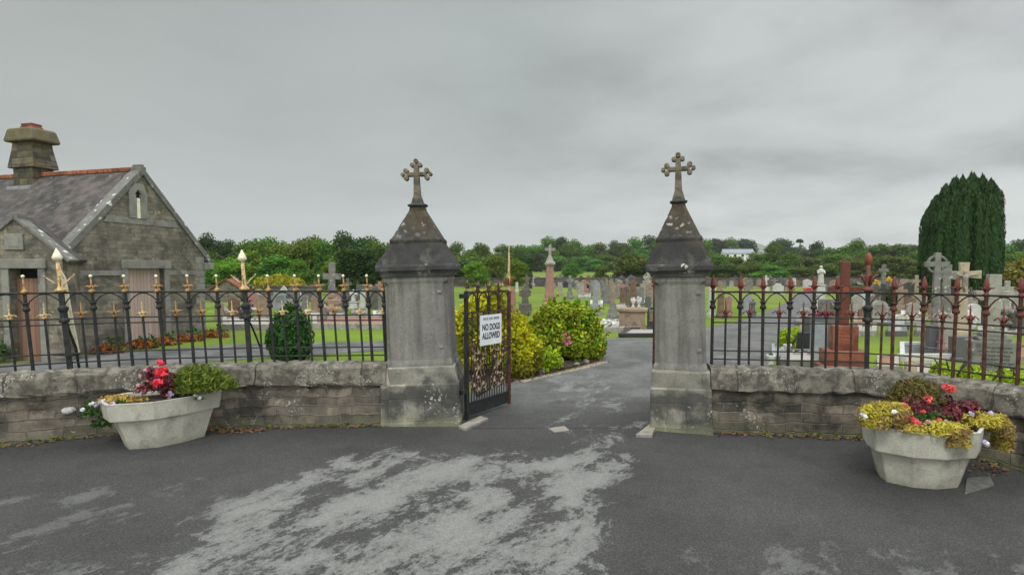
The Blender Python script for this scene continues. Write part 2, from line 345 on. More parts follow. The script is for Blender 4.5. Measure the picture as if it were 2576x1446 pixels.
# ---------------------------------------------------------------- ground
def grass_mat(name='lawn'):
    t = NT(name)
    a = t.noise(.22, 5); b = t.noise(9, 4, .7); c = t.noise(.05, 3)
    col = t.mix(t.ramp(a, [(.38, 0.), (.62, 1.)]), (.165, .25, .014), (.092, .16, .013))
    col = t.mix(t.ramp(c, [(.45, 0.), (.65, .7)]), col, (.20, .20, .05))
    col = t.mix(t.ramp(t.noise(1.1, 6, .7), [(.56, 0.), (.72, .65)]), col, (.17, .15, .06))
    col = t.mix(t.ramp(t.noise(2.7, 5, .7), [(.55, 0.), (.7, .6)]), col, t.mix(1., col, .55, 'MULTIPLY'))
    col = t.mix(t.ramp(b, [(.35, .6), (.65, 0.)]), col, t.mix(1., col, .5, 'MULTIPLY'))
    return t.done(col, .95, t.bump(b, .8, .05))
M['lawn'] = grass_mat()
def asphalt():
    t = NT('asphalt'); ob = t.tc.outputs['Object']
    st = t.mapping(t.mapping(ob, rot=(0, 0, R(34))), sc=(1.25, .72, 1))
    fine = t.noise(150, 2, .8); mid = t.noise(28, 4, .7); big = t.noise(.55, 5)
    sp = t.n('ShaderNodeSeparateXYZ'); t.L(ob, sp.inputs[0])
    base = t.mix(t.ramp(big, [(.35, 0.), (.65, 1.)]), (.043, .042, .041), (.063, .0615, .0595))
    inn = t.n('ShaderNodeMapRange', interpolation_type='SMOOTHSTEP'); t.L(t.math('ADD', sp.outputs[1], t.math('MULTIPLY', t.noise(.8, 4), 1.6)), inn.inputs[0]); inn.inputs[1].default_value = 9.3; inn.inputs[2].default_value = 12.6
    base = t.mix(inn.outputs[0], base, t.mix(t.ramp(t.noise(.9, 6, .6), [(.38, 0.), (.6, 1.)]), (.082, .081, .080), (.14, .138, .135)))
    grit = t.noise(62, 3, .75); g2 = t.noise(24, 5, .75)
    base = t.mix(t.ramp(grit, [(.34, .75), (.56, 0.)]), base, t.mix(1., base, .4, 'MULTIPLY'))
    base = t.mix(t.ramp(grit, [(.52, 0.), (.74, .8)]), base, t.mix(1., base, 2.1, 'MULTIPLY'))
    base = t.mix(t.ramp(g2, [(.58, 0.), (.76, .55)]), base, (.15, .148, .142))
    base = t.mix(t.ramp(t.noise(3.2, 5, .65), [(.3, .45), (.5, 0.)]), base, t.mix(1., base, .6, 'MULTIPLY'))
    # worn, dusty bare patches: a ragged field in front of the gate, thinner further off
    def box(v, a, b, w):
        m = t.n('ShaderNodeMapRange', interpolation_type='SMOOTHSTEP'); t.L(v, m.inputs[0]); m.inputs[1].default_value = a-w; m.inputs[2].default_value = a+w
        k = t.n('ShaderNodeMapRange', interpolation_type='SMOOTHSTEP'); t.L(v, k.inputs[0]); k.inputs[1].default_value = b+w; k.inputs[2].default_value = b-w
        return t.math('MULTIPLY', m.outputs[0], k.outputs[0])
    warp = t.math('MULTIPLY', t.math('SUBTRACT', t.noise(.9, 3), .5), 1.4)
    xs = t.math('ADD', sp.outputs[0], warp); ys = t.math('ADD', sp.outputs[1], warp)
    skew = t.math('SUBTRACT', xs, t.math('MULTIPLY', t.math('SUBTRACT', sp.outputs[1], 5.5), .28))
    field = t.math('MULTIPLY', box(skew, -3.15, 1.2, .5), box(ys, -4, 7.75, .6))
    drive = t.math('MULTIPLY', box(xs, .5, 2.4, .5), box(ys, 7.2, 14, 1.0))
    thin = t.math('MULTIPLY', box(xs, 1.3, 5., .5), box(ys, -4, 5.3, .7))
    wide = t.math('MULTIPLY', box(xs, -6.4, -2.6, .5), box(ys, -4, 6.6, .7))
    f = t.math('MAXIMUM', t.math('MAXIMUM', field, t.math('MULTIPLY', drive, .72)), t.math('MAXIMUM', t.math('MULTIPLY', thin, .86), t.math('MULTIPLY', wide, .72)))
    pn = t.noise(1.5, 10, .70, st, .3); pn2 = t.noise(13, 8, .82, st)
    v = t.math('ADD', t.math('MULTIPLY', pn, .70), t.math('MULTIPLY', pn2, .30))
    v = t.math('ADD', v, t.math('MULTIPLY', t.math('SUBTRACT', f, 1.), .24))
    mask = t.ramp(v, [(.460, 0.), (.486, .62), (.528, .86), (.585, 1.)])
    mask = t.math('MULTIPLY', mask, t.math('ADD', .42, t.math('MULTIPLY', t.math('MAXIMUM', field, drive), .58)))
    light = t.mix(t.ramp(mid, [(.3, 0.), (.7, 1.)]), (.185, .183, .176), (.25, .247, .238))
    light = t.mix(t.ramp(grit, [(.34, .6), (.54, 0.)]), light, t.mix(1., light, .5, 'MULTIPLY'))
    light = t.mix(t.ramp(fine, [(.3, .6), (.5, 0.)]), light, t.mix(1., light, .6, 'MULTIPLY'))
    col = t.mix(mask, base, light)
    rg = t.mix(mask, .78, .9)
    return t.done(col, t.math('MULTIPLY', rg, 1.), t.bump(t.math('ADD', grit, mid), .7, .012))
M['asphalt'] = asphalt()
def road_mat():
    t = NT('drive_tarmac'); ob = t.tc.outputs['Object']
    fine = t.noise(70, 3, .8); big = t.noise(.7, 6, .6, t.mapping(ob, rot=(0, 0, R(30)), sc=(1, .6, 1)))
    col = t.mix(t.ramp(big, [(.42, 0.), (.62, 1.)]), (.078, .078, .079), (.165, .163, .16))
    col = t.mix(t.ramp(fine, [(.35, .6), (.6, 0.)]), col, t.mix(1., col, .6, 'MULTIPLY'))
    return t.done(col, .85, t.bump(fine, .4, .008))
M['road'] = road_mat()

def sheet(name, pts, z, mat):
    return tag(MB().add([(p[0], p[1], z) for p in pts], [tuple(range(len(pts)))]).build(name, mat), kind='structure')
g = MB()          # one lawn sheet to the horizon, rising gently into the fields beyond the cemetery wall
ys = [-60, 6, 20, 50, 86, 110, 140, 175, 230, 300, 400, 700, 1500, 4000]
hz = [0, 0, 0, 0, 0, .35, .75, 1.35, 2.2, 2.6, 2.6, 2.6, 2.6, 2.6]
xs = [-4000, -1200, -400, -160, -60, 0, 60, 160, 400, 1200, 4000]
g.v = [(x, y, h) for y, h in zip(ys, hz) for x in xs]; nx = len(xs)
g.f = [(j*nx+i, j*nx+i+1, (j+1)*nx+i+1, (j+1)*nx+i) for j in range(len(ys)-1) for i in range(nx-1)]
ground = tag(g.build('ground', M['lawn']), kind='structure')
def lawnz(Y): return float(np.interp(Y, ys, hz))

PL = [(-2.02, 8.87), (-4.27, 8.72), (-5.92, 8.42), (-7.2, 7.85), (-8.6, 6.95), (-9.6, 5.9)]       # left wall, foot of the street face
PR = [(3.05, 8.48), (5.22, 8.18), (5.80, 7.86), (6.25, 7.10), (6.62, 5.9), (6.8, 4.6)]            # right wall
fc = [(-9.6, 5.95)] + [(x, y+.12) for x, y in PL[-2::-1]] + [(-.9, 9.1), (2.2, 9.0)] + [(x, y+.12) for x, y in PR[:-1]] + [(6.85, 4.6), (9, -8), (-12, -8)]
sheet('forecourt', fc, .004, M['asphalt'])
dp = [(-.85, 8.7)] + [tuple(G(*p)[:2]) for p in [(1125, 1050), (1150, 1000), (1255, 964), (1300, 958), (1400, 938), (1505, 910), (1525, 890), (1515, 851), (1650, 851), (1800, 819), (1880, 803), (1960, 770), (2020, 735), (2052, 713), (2090, 713), (2078, 735), (2052, 775), (1992, 825), (1957, 870), (1938, 920)]] + [(4.35, 8.75), (3.1, 8.75), (2.2, 8.7)]
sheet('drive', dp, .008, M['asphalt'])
lp = [tuple(G(*p)[:2]) for p in [(1515, 853), (1300, 856), (985, 858), (600, 866), (300, 886), (0, 918), (-400, 965), (-400, 1020), (0, 950), (300, 925), (600, 905), (985, 880), (1250, 874), (1450, 872), (1515, 870)]]
sheet('path', lp, .012, M['road'])

# ---------------------------------------------------------------- boundary walls
def resample(poly, step):
    out = []
    for a, b in zip(poly, poly[1:]):
        a = Vector(a); b = Vector(b); n = max(1, int((b-a).length/step))
        out += [a+(b-a)*i/n for i in range(n)]
    return out+[Vector(poly[-1])]
def normals(pts):
    N = []
    for i in range(len(pts)):
        d = (pts[min(i+1, len(pts)-1)]-pts[max(i-1, 0)]).normalized(); n = Vector((-d.y, d.x))
        if n.y < 0 and abs(n.y) > .3 or (abs(n.y) <= .3 and n.x*pts[i].x < 0): n = -n
        N.append(n)
    return N
def sweep(poly, prof, jit=.0, step=.14, seed=1):
    rr = random.Random(seed); pts = resample(poly, step); N = normals(pts); mb = MB(); m = len(prof); u = 0
    vs = [0]
    for a, b in zip(prof, prof[1:]): vs.append(vs[-1]+math.dist(a, b))
    prev = None
    for k, (p, n) in enumerate(zip(pts, N)):
        if prev is not None: u += (p-prev).length
        prev = p
        for o, z in prof: mb.v.append((p.x+n.x*(o+rr.uniform(-jit, jit)), p.y+n.y*(o+rr.uniform(-jit, jit)), z+rr.uniform(-jit, jit)))
        if k:
            for i in range(m-1):
                mb.fuv[len(mb.f)] = [(u-.14, vs[i]), (u, vs[i]), (u, vs[i+1]), (u-.14, vs[i+1])]
                mb.f.append(((k-1)*m+i, k*m+i, k*m+i+1, (k-1)*m+i+1))
    mb.f.append(tuple(range(m))); mb.f.append(tuple((len(pts)-1)*m+i for i in range(m)))
    return mb
for poly, lab, sd in ((PL, 'grey rubble boundary wall with pale coping left of the gate, lichened and damp at its foot', 3), (PR, 'grey rubble boundary wall with pale coping right of the gate, curving behind the round planter', 5)):
    w = sweep(poly, [(0, -.05), (0, .2), (.012, .42), (.02, .68), (.40, .68), (.40, -.05)], .02, seed=sd).build('boundary_wall', M['wall'])
    tag(w, lab, 'wall')
    sweep(poly, [(-.035, .675), (-.05, .70), (-.045, .94), (-.01, 1.0), (.2, 1.025), (.42, 1.0), (.45, .68)], .019, seed=sd+9).build('coping', M['coping'], w)

# ---------------------------------------------------------------- gate pillars
def chamfer(w, c, d=None):
    d = d or w; a, b = w/2, d/2
    return [(-a+c, -b), (a-c, -b), (a, -b+c), (a, b-c), (a-c, b), (-a+c, b), (-a, b-c), (-a, -b+c)]
def rings(mb, spec):
    mb.loft([[(x, y, z) for x, y in chamfer(w, c)] for w, c, z in spec])
def trefoil_cross(z0, h, half, sw, th, flare):
    """budded cross: outline in x, z"""
    mb = MB(); za = z0+h*.655
    mb.slab([(-flare, z0), (flare, z0), (sw*1.05, z0+h*.2), (sw*.85, za-sw*.8), (-sw*.85, za-sw*.8), (-sw*1.05, z0+h*.2)], -th, th)
    mb.slab([(-sw*.8, za-sw*.8), (sw*.8, za-sw*.8), (sw*.75, z0+h-half*.35), (-sw*.75, z0+h-half*.35)], -th*.93, th*.93)
    for s in (-1, 1):
        mb.slab([(s*sw*.8, za-sw*.62), (s*half*.66, za-sw*.62), (s*half*.66, za+sw*.62), (s*sw*.8, za+sw*.62)][::s], -th*.9, th*.9)
    def bud(cx, cz, r):
        mb.slab([(cx+r*math.cos(i*math.pi/5), cz+r*math.sin(i*math.pi/5)) for i in range(10)], -th*1.03-r*.02, th*1.03+r*.02)
    b = half*.165
    for s in (-1, 1):
        bud(s*half*.66, za+b*1.4, b*1.0); bud(s*half*.66, za-b*1.4, b*.96); bud(s*half*.88, za, b*.8)
    zt = z0+h; bud(0, zt-b*.9, b*.95); bud(-b*1.45, zt-b*2.3, b*.92); bud(b*1.45, zt-b*2.3, b*.92)
    return mb
def pillar(loc, rz, lean, pw, sw, cw, bw, tw, zc, label):
    t = empty('gate_pillar', loc, label, 'pillar', rz); t.rotation_euler = (0, -R(lean), rz)
    p = MB(); rings(p, [(pw+.05, .03, -.1), (pw+.03, .03, .05), (pw, .025, .12), (pw-.01, .025, .66), (pw-.04, .03, .69), (sw+.10, .05, .93), (sw+.06, .05, .955)]); p.build('plinth', M['plinth'], t, bevel=.012)
    s = MB(); rings(s, [(sw+.03, .02, .955), (sw+.02, .03, 1.0), (sw-.01, .07, 1.06), (sw-.03, .075, 2.28), (sw+.0, .03, 2.33), (sw, .02, 2.40)]); s.build('shaft', M['pillar'], t, bevel=.006)
    c = MB(); rings(c, [(sw+.06, .02, 2.40), (sw+.08, .02, 2.44), (cw-.10, .02, 2.47), (cw-.02, .02, 2.50), (cw, .02, 2.56), (cw-.015, .02, 2.60)]); c.build('cornice', M['capband'], t, bevel=.008)
    q = MB(); rings(q, [(cw-.03, .03, 2.60), (bw+(cw-bw)*.42, .05, 2.80), (bw+.03, .06, zc-.05), (bw+.045, .06, zc), (bw+.01, .06, zc+.035), (bw-.02, .06, zc+.04), (tw+.02, .04, 3.50), (tw, .03, 3.55)]); q.build('spire', M['cap'], t, bevel=.006)
    k = MB(); rings(k, [(tw-.03, .03, 3.55), (tw+.06, .06, 3.575), (tw+.07, .06, 3.595), (tw-.05, .03, 3.62), (tw-.09, .03, 3.70)]); k.build('collar', M['capband'], t)
    for sx in (-1, 1):
        for zz in (1.27, 2.16):
            if sx > 0: MB().box((sw*.36, -sw/2+.005, zz), (.07, .03, .05)).build('iron_clamp', M['slab'], t)
    x = trefoil_cross(3.62, zc*.0+.74, .262, .054, .06, .10); x.build('cross', M['stonecross'], t, bevel=.012)
    return t
pillar((-1.475, 9.44, 0), 0, 1.75, 1.26, 1.05, 1.25, .81, .25, 2.99, 'wide left gate pillar of grey stone with mossy spire and budded cross, beside the open iron gate')
pillar((2.74, 8.91, 0), R(-17), 1.45, .92, .78, 1.0, .66, .20, 2.99, 'slimmer right gate pillar of grey stone with lichen-spotted spire and budded cross, by the rusty railing')
for pts, lab in (([(1152, 1078), (1172, 1084), (1228, 1058), (1208, 1052)], 'flat worn stone slab at the foot of the left gate pillar'), ([(1598, 1100), (1640, 1101), (1652, 1074), (1632, 1074)], 'flat worn stone slab at the foot of the right gate pillar')):
    q = [G(*a) for a in pts]; m = MB().prism([(v.x, v.y) for v in q], -.02, .05); tag(m.build('stone_slab', M['slab'], bevel=.01), lab, 'slab')
q = [G(*a) for a in ((1378, 1080), (1395, 1089), (1432, 1084), (1420, 1074), (1400, 1076))]
tag(MB().prism([(v.x, v.y) for v in q], .0, .022).build('gate_stop', M['slab'], bevel=.006), 'small pale gate stop plate set in the tarmac between the pillars', 'gate stop')

# ---------------------------------------------------------------- railings
def poly_at(poly, px, off):
    pts = resample(poly, .05); N = normals(pts); best = None
    for p, n in zip(pts, N):
        q = p+n*off; e = abs((q.x/q.y)*F+CX-px)
        if best is None or e < best[0]: best = (e, q, n)
    return best[1], best[2]
sq, sn = poly_at(PL, 160, 0); sd_ = Vector((sn.y, -sn.x))
MB().loft([[(sq.x+sd_.x*.085*k*math.cos(i*.7)*(1+.15*math.sin(i*2.3))+sn.x*y, sq.y+sd_.y*.085*k*math.cos(i*.7)+sn.y*y, .43+.05*k*math.sin(i*.7)) for i in range(9)] for y, k in ((.3, 1.1), (.0, 1.1), (-.05, .85), (-.065, .4))]).build('projecting_stone', M['limestone'], bpy.data.objects['boundary_wall'])
def sweep_tube(pts, r, n=6): return MB().tube(pts, r, n)
def petals(mb, z, r0, out, rise, curl, r=.009, n=4, rot=0.):
    for k in range(n):
        a = rot+k*2*math.pi/n; c, s = math.cos(a), math.sin(a)
        mb.tube([(c*r0, s*r0, z), (c*(r0+out*.5), s*(r0+out*.5), z+rise), (c*(r0+out), s*(r0+out), z+rise-curl)], [r*1.2, r*1.3, r*.8], 5)
def proto(style, big):
    """a bar with its finial (and collar), standing at the origin"""
    iron = M['iron'] if style != 'rust' else M['rustiron']
    if style == 'rustblack': iron = M['ironworn']
    H = 2.16 if big else 1.78; r = .024 if big else .0165
    b = MB().tube([(0, 0, .98), (0, 0, H)], r, 8).build('bar', iron)
    if style in ('gold', 'goldbroken'):
        f = MB()
        if big:
            f.lathe([(.022, H), (.046, H+.012), (.05, H+.03), (.03, H+.05), (.017, H+.07), (.013, H+.12), (.011, H+.235), (.004, H+.24)], 10)
            if style == 'gold': petals(f, H+.06, .01, .075, .05, .018, .011, 4)
            f.build('finial', M['gold'], b, smooth=True)
            MB().ball((0, 0, H+.255), .024).build('finial_tip', M['cream'], b, smooth=True)
        else:
            f.lathe([(.02, H), (.036, H+.012), (.034, H+.03), (.016, H+.05), (.011, H+.09), (.01, H+.2), (.004, H+.25)], 10)
            petals(f, H+.04, .01, .085, .05 if style == 'gold' else .03, .0 if style == 'gold' else .03, .011, 4)
            f.build('finial', M['goldpale' if style == 'goldbroken' else 'gold'], b, smooth=True)
    else:
        f = MB()
        if big:
            f.lathe([(.02, H), (.036, H+.012), (.025, H+.035), (.018, H+.06), (.031, H+.10), (.036, H+.14), (.027, H+.19), (.014, H+.235), (.003, H+.255)], 10)
            petals(f, H+.055, .01, .075, .05, .0, .010, 4)
        else:
            f.lathe([(.018, H), (.034, H+.012), (.02, H+.04), (.012, H+.08), (.01, H+.2), (.003, H+.26)], 10)
            petals(f, H+.03, .01, .09, .07, .045, .010, 4)
        f.build('finial', M['red'], b, smooth=True)
    if big:
        MB().lathe([(.025, 1.90), (.044, 1.905), (.05, 1.93), (.044, 1.95), (.034, 1.96), (.036, 2.0), (.05, 2.01), (.05, 2.025), (.025, 2.03)], 10).build('collar', iron, b, smooth=True)
    return b
def post(style, stay):
    iron = M['iron']; p = MB().box((0, 0, 1.58), (.062, .062, 1.2)); H = 2.18
    p.lathe([(.035, 1.72), (.065, 1.73), (.07, 1.76), (.05, 1.80), (.05, 1.88), (.07, 1.92), (.07, 1.95), (.04, 1.98)], 10)
    b = p.build('post', iron)
    f = MB(); c1, c2 = (('gold', 'cream') if style == 'gold' else ('red', 'redorange'))
    f.lathe([(.04, H), (.075, H+.012), (.078, H+.04), (.05, H+.06), (.034, H+.09), (.03, H+.16), (.026, H+.46)], 10); f.build('spear_shaft', M['goldpale' if style == 'gold' else 'red'], b, smooth=True)
    if style == 'gold':
        MB().lathe([(.026, H+.46), (.062, H+.49), (.068, H+.52), (.045, H+.57), (.012, H+.64), (.002, H+.655)], 10).build('spear_head', M['cream'], b, smooth=True)
        a = MB(); petals(a, H+.07, .02, .15, .10, -.07, .009, 4, .3)
        for k in range(4):
            q = .3+k*math.pi/2; a.ball((.17*math.cos(q), .17*math.sin(q), H+.245), .015)
        a.build('branch', M['goldpale'], b, smooth=True)
    else:
        MB().lathe([(.026, H+.40), (.042, H+.43), (.05, H+.47), (.05, H+.505), (.038, H+.545), (.01, H+.58)], 10).build('spear_head', M['redorange'], b, smooth=True)
        a = MB(); petals(a, H+.07, .02, .12, .16, -.02, .013, 4, .3); a.build('branch', M['red'], b, smooth=True)
    return b
PROTO = {}
def get(style, big):
    k = (style, big)
    if k not in PROTO: PROTO[k] = proto(style, big); return PROTO[k]
    return copy_tree(PROTO[k])
def fence(label, poly, off, bars, posts, lean, zs, styles, extra):
    p0, _ = poly_at(poly, bars[0][0] if bars else 0, off)
    root = empty('iron_railing', (p0.x, p0.y, 0), label, 'railing')
    def tangent(n): return Vector((n.y, -n.x)) if n.y > 0 else Vector((-n.y, n.x))
    def at(q, n, z): t = Vector((n.y, -n.x)); t = t if t.x > 0 else -t; return Vector((q.x-t.x*lean*(z-1), q.y-t.y*lean*(z-1), z))
    pts = [(q, n) for px in extra for q, n in [poly_at(poly, px, off)]]
    for z, r in zs:
        iron = M['iron'] if styles[2] != 'rust' else M['rustiron']
        MB().tube([at(q, n, z) for q, n in pts], r, 6).build('rail', iron if styles[2] != 'rust' else M['ironworn'], root, world=True)
    big = []
    for i, (px, kind) in enumerate(bars):
        q, n = poly_at(poly, px, off); ang = math.atan2(n.y, n.x)-math.pi/2
        if kind == 'post': o = post(styles[0], None)
        else: o = get(styles[3](px) if kind == 'T' else styles[4](px), kind == 'T')
        o.parent = root; t = Vector((n.y, -n.x)); t = t if t.x > 0 else -t
        o.location = (q.x-root.location.x+t.x*lean*1.0, q.y-root.location.y+t.y*lean*1.0, 0)
        o.rotation_euler = (0, -math.atan(lean)+rnd.uniform(-.013, .013), ang)
        if kind in ('T', 'post'): big.append((q, n))
    for (qa, na), (qb, nb) in zip(big, big[1:]):
        a = at(qa, na, 0); b = at(qb, nb, 0); mid = []
        for k in range(9):
            f = k/8; z = 1.965+.185*math.sin(math.pi*f)**.8 if 0 < k < 8 else 1.965
            q = qa+(qb-qa)*f; mid.append(at(q, na, z))
        MB().tube(mid, .010, 5).build('arch', M['iron'] if styles[2] != 'rust' or qa.x < 5.2 else M['rustiron'], root, world=True)
    return root, at
lb = [(72, 'T'), (28, 't'), (122, 't'), (165, 'post'), (210, 't'), (246, 'T'), (288, 't'), (328, 'T'), (368, 't'), (406, 'T'), (444, 't'), (482, 'T'), (519, 't'), (555, 'T'), (590, 't'), (624, 'post'), (657, 't'), (685, 'T'), (718, 't'), (749, 'T'), (784, 't'), (815, 'T'), (846, 't'), (877, 'T'), (907, 't'), (937, 'T'), (964, 't'), (986, 'T'), (-22, 'T'), (-75, 't'), (-125, 'T')]
lb = sorted(lb)
broken = {72, 555, 685, 718}
lf, lat = fence('black iron railing on the left wall, its spear finials in flaking gold paint', PL, .2, lb, None, .052,
    [(2.165, .016), (1.775, .011), (1.69, .011), (1.25, .011), (1.115, .012)], ('gold', None, 'black', lambda p: 'goldbroken' if p in broken else 'gold', lambda p: 'goldbroken' if p % 3 else 'gold'), [-150, -60, 72, 165, 246, 328, 406, 482, 555, 624, 685, 749, 815, 877, 937, 990])
rb = [(1796, 'T'), (1827, 't'), (1859, 'T'), (1890, 't'), (1922, 'T'), (1954, 't'), (1986, 'T'), (2018, 't'), (2050, 'T'), (2082, 't'), (2114, 'T'), (2148, 't'), (2184, 'post'), (2218, 't'), (2253, 'T'), (2291, 't'), (2330, 'T'), (2368, 't'), (2406, 'T'), (2444, 't'), (2482, 'T'), (2524, 't'), (2566, 'T'), (2612, 't'), (2660, 'T')]
rf, rat = fence('rusting iron railing on the right wall, its fleur finials in flaking red paint', PR, .2, rb, None, .002,
    [(2.165, .016), (1.775, .011), (1.69, .011), (1.25, .011), (1.115, .012)], ('red', None, 'rust', lambda p: 'rust' if p > 2200 else 'rustblack', lambda p: 'rust' if p > 2100 else 'rustblack'), [1796, 1859, 1922, 1986, 2050, 2114, 2184, 2253, 2330, 2406, 2482, 2566, 2660])
def stay(root, at, poly, px, pts, mat, r=.016):
    q, n = poly_at(poly, px, .2)
    P = []
    for z, back, side in pts:
        v = at(q, n, z); P.append(Vector((v.x+n.x*back+n.y*side, v.y+n.y*back-n.x*side, z)))
    return MB().tube(P, r, 7).build('back_stay', mat, root, world=True)
stay(lf, lat, PL, 624, [(1.72, .03, 0), (1.62, .16, 0), (1.42, .32, 0), (1.2, .43, .02), (.95, .47, .02)], M['iron'])
stay(lf, lat, PL, 165, [(2.52, .03, -.03), (2.38, .12, 0), (2.05, .19, 0), (1.7, .27, 0), (1.4, .36, 0), (1.22, .4, 0)], M['cream'], .03)
stay(lf, lat, PL, 165, [(1.68, .03, 0), (1.5, .18, 0), (1.3, .33, 0), (.95, .4, 0)], M['iron'], .02)
q, n = poly_at(PL, 165, .26); v = lat(q, n, 1.235); MB().box(v, (.34, .14, .03), -.25).build('base_plate', M['iron'], lf, world=True)
stay(rf, rat, PR, 2184, [(1.66, .03, 0), (1.58, .12, 0), (1.42, .2, 0), (1.22, .26, 0), (.95, .27, 0)], M['iron'])

# ---------------------------------------------------------------- gate leaves
def gate(loc, rz, L, label, rust):
    t = empty('gate_leaf', loc, label, 'gate', rz); ir = M['rustiron']; bk = M['iron']
    MB().box((0, 0, 1.09), (.055, .055, 2.12)).build('hinge_stile', bk if not rust else ir, t)
    MB().box((L, 0, 1.09), (.05, .05, 2.08)).build('meeting_stile', ir, t)
    for z, h in ((.10, .04), (.28, .03), (1.22, .035), (1.31, .022), (1.71, .022), (1.79, .03), (2.13, .035)):
        MB().box((L/2, 0, z), (L-.05, .028, h)).build('rail', ir if z > 1.2 else bk, t)
    n = 8
    for i in range(1, n):
        x = L*i/n; top = 2.13 if i % 2 == 0 else 1.78
        MB().tube([(x, 0, 1.22), (x, 0, top)], .015 if i % 2 == 0 else .011, 6).build('bar', bk if i < 5 else ir, t)
        if i % 2 == 0: MB().lathe([(.016, 1.84), (.03, 1.85), (.032, 1.875), (.016, 1.885)], 8, (x, 0, 0)).build('collar', bk, t)
    for i in range(4):
        a, b = L*i/4+.03, L*(i+1)/4-.03; m = (a+b)/2; w = (b-a)/2
        MB().tube([(m-w*math.cos(k*math.pi/10), 0, 1.93+.185*math.sin(k*math.pi/10)**.75) if 0 < k < 10 else (m-w*(1 if k == 0 else -1), 0, 1.8) for k in range(11)], .013, 5).build('arch', bk if i < 3 else ir, t)
    for i in range(5):
        if i == 4: continue
        x = L*i/4+(.03 if i == 0 else 0); f = MB().lathe([(.02, 2.145), (.04, 2.155), (.034, 2.18), (.02, 2.2), (.034, 2.235), (.03, 2.27), (.012, 2.31), (.003, 2.33)], 8, (x, 0, 0))
        g2 = MB(); petals(g2, 2.19, .01, .055, .04, .0, .01, 4); f.add([(a+x, b, c) for a, b, c in g2.v], g2.f)
        f.build('finial', M['creamrust' if not rust else 'red'], t, smooth=True)
    MB().tube([(L, 0, 2.12), (L, 0, 2.3), (L, 0, 2.62), (L, 0, 2.93)], [.028, .026, .021, .009], 8).build('spear_shaft', M['goldpale' if not rust else 'red'], t)
    sp = MB(); g2 = MB(); petals(g2, 2.22, .015, .09, .14, .02, .014, 4, .4); sp.add([(a+L, b, c) for a, b, c in g2.v], g2.f); sp.build('branch', M['redorange'], t)
    MB().box((L/2, 0, .19), (L-.06, .008, .15)).build('kick_plate', bk, t)
    db = MB()
    for i in range(1, 17): db.tube([(L*i/17, .012, .28), (L*i/17, .012, 1.22)], .010, 5)
    db.build('dog_bars', bk, t)
    # scrollwork panel: two lyres of curled flat bar with rosettes
    for k in range(2):
        c = L*(.27+.46*k); sc = MB()
        for s in (-1, 1):
            P = []
            for j in range(26):
                a = j/25; ang = -math.pi/2+s*(a*2.1*math.pi); rad = .13*(1-.62*a)
                P.append((c+s*.105+rad*math.cos(ang)*1., 0, .60+rad*math.sin(ang)))
            sc.tube(P, .011, 5)
            P = []
            for j in range(26):
                a = j/25; ang = math.pi/2-s*(a*2.1*math.pi); rad = .12*(1-.6*a)
                P.append((c+s*.09+rad*math.cos(ang), 0, 1.05+rad*math.sin(ang)))
            sc.tube(P, .011, 5)
            sc.tube([(c+s*.03, 0, .42), (c+s*.16, 0, .72), (c+s*.05, 0, .86), (c+s*.17, 0, 1.0), (c+s*.1, 0, 1.2)], .012, 5)
        sc.build('scrollwork', M['creamrust'], t)
        for (dx, z, r) in ((0, .84, .05), (-.12, .56, .045), (.12, .56, .045), (0, 1.1, .045), (-.11, .98, .035), (.11, .98, .035), (0, .47, .04), (-.02, .68, .035)):
            MB().lathe([(.01, -.03), (r*.6, -.028), (r, -.01), (r, .01), (r*.6, .028), (.01, .03)], 8).add([], []).build('rosette', M['creamrust'], t).matrix_local = Matrix.Translation((c+dx, 0, z))@Matrix.Rotation(R(90), 4, 'X')
        MB().tube([(c-.2, 0, .42), (c-.02, 0, .84), (c-.2, 0, 1.2)], .013, 5).build('scroll_strap', M['creamrust'], t)
        MB().tube([(c+.2, 0, .42), (c+.02, 0, .84), (c+.2, 0, 1.2)], .013, 5).build('scroll_strap', M['creamrust'], t)
    for z in (.5, 2.08):
        MB().box((-.07, 0, z), (.16, .05, .07)).build('hinge', bk, t)
    return t
h0 = Vector((-.755, 9.16)); h1 = Vector((-.055, 10.14)); gz = math.atan2(h1.y-h0.y, h1.x-h0.x); GL = (h1-h0).length
gate((h0.x, h0.y, 0), gz, GL, 'left iron gate leaf standing open, black and rusting, with peeling scrollwork and a notice', False)
hr = G(1651, 1062); da = math.atan2(hr.y, hr.x)
gate((hr.x+.02, hr.y+.25, 0), da+R(1.1), GL, 'right iron gate leaf standing open beside the right pillar, rusty red and seen edge on', True)

# notice on the left leaf
nt_ = empty('notice_sign', (h0.x, h0.y, 0), 'white notice reading no dogs allowed, hung on the left gate leaf', 'sign', gz)
sm = plain('sign_paper', (.74, .76, .78), (.66, .68, .70), .5, 5); MB().box((.62, -.035, 1.475), (.60, .012, .52)).build('board', sm, nt_)
ink = plain('sign_ink', (.035, .045, .07), None, .6)
def lettering(txt, size, loc, parent, mat, rot=(R(90), 0, 0), width=None, ext=.0015, bold=.0):
    cu = bpy.data.curves.new('lettering', 'FONT'); cu.body = txt; cu.size = size; cu.align_x = 'CENTER'; cu.extrude = ext; cu.offset = bold
    tmp = bpy.data.objects.new('lettering', cu); COL.objects.link(tmp)
    dg = bpy.context.evaluated_depsgraph_get(); dg.update(); me = bpy.data.meshes.new_from_object(tmp.evaluated_get(dg)); bpy.data.objects.remove(tmp)
    o = bpy.data.objects.new('lettering', me); COL.objects.link(o); me.materials.clear(); me.materials.append(mat)
    if width:
        xs_ = [v.co.x for v in me.vertices]; k = width/(max(xs_)-min(xs_))
        for v in me.vertices: v.co.x *= k
    o.parent = parent; o.location = loc; o.rotation_euler = rot; return o
lettering('NO DOGS', .15, (.62, -.0425, 1.475), nt_, ink, width=.5, bold=.004)
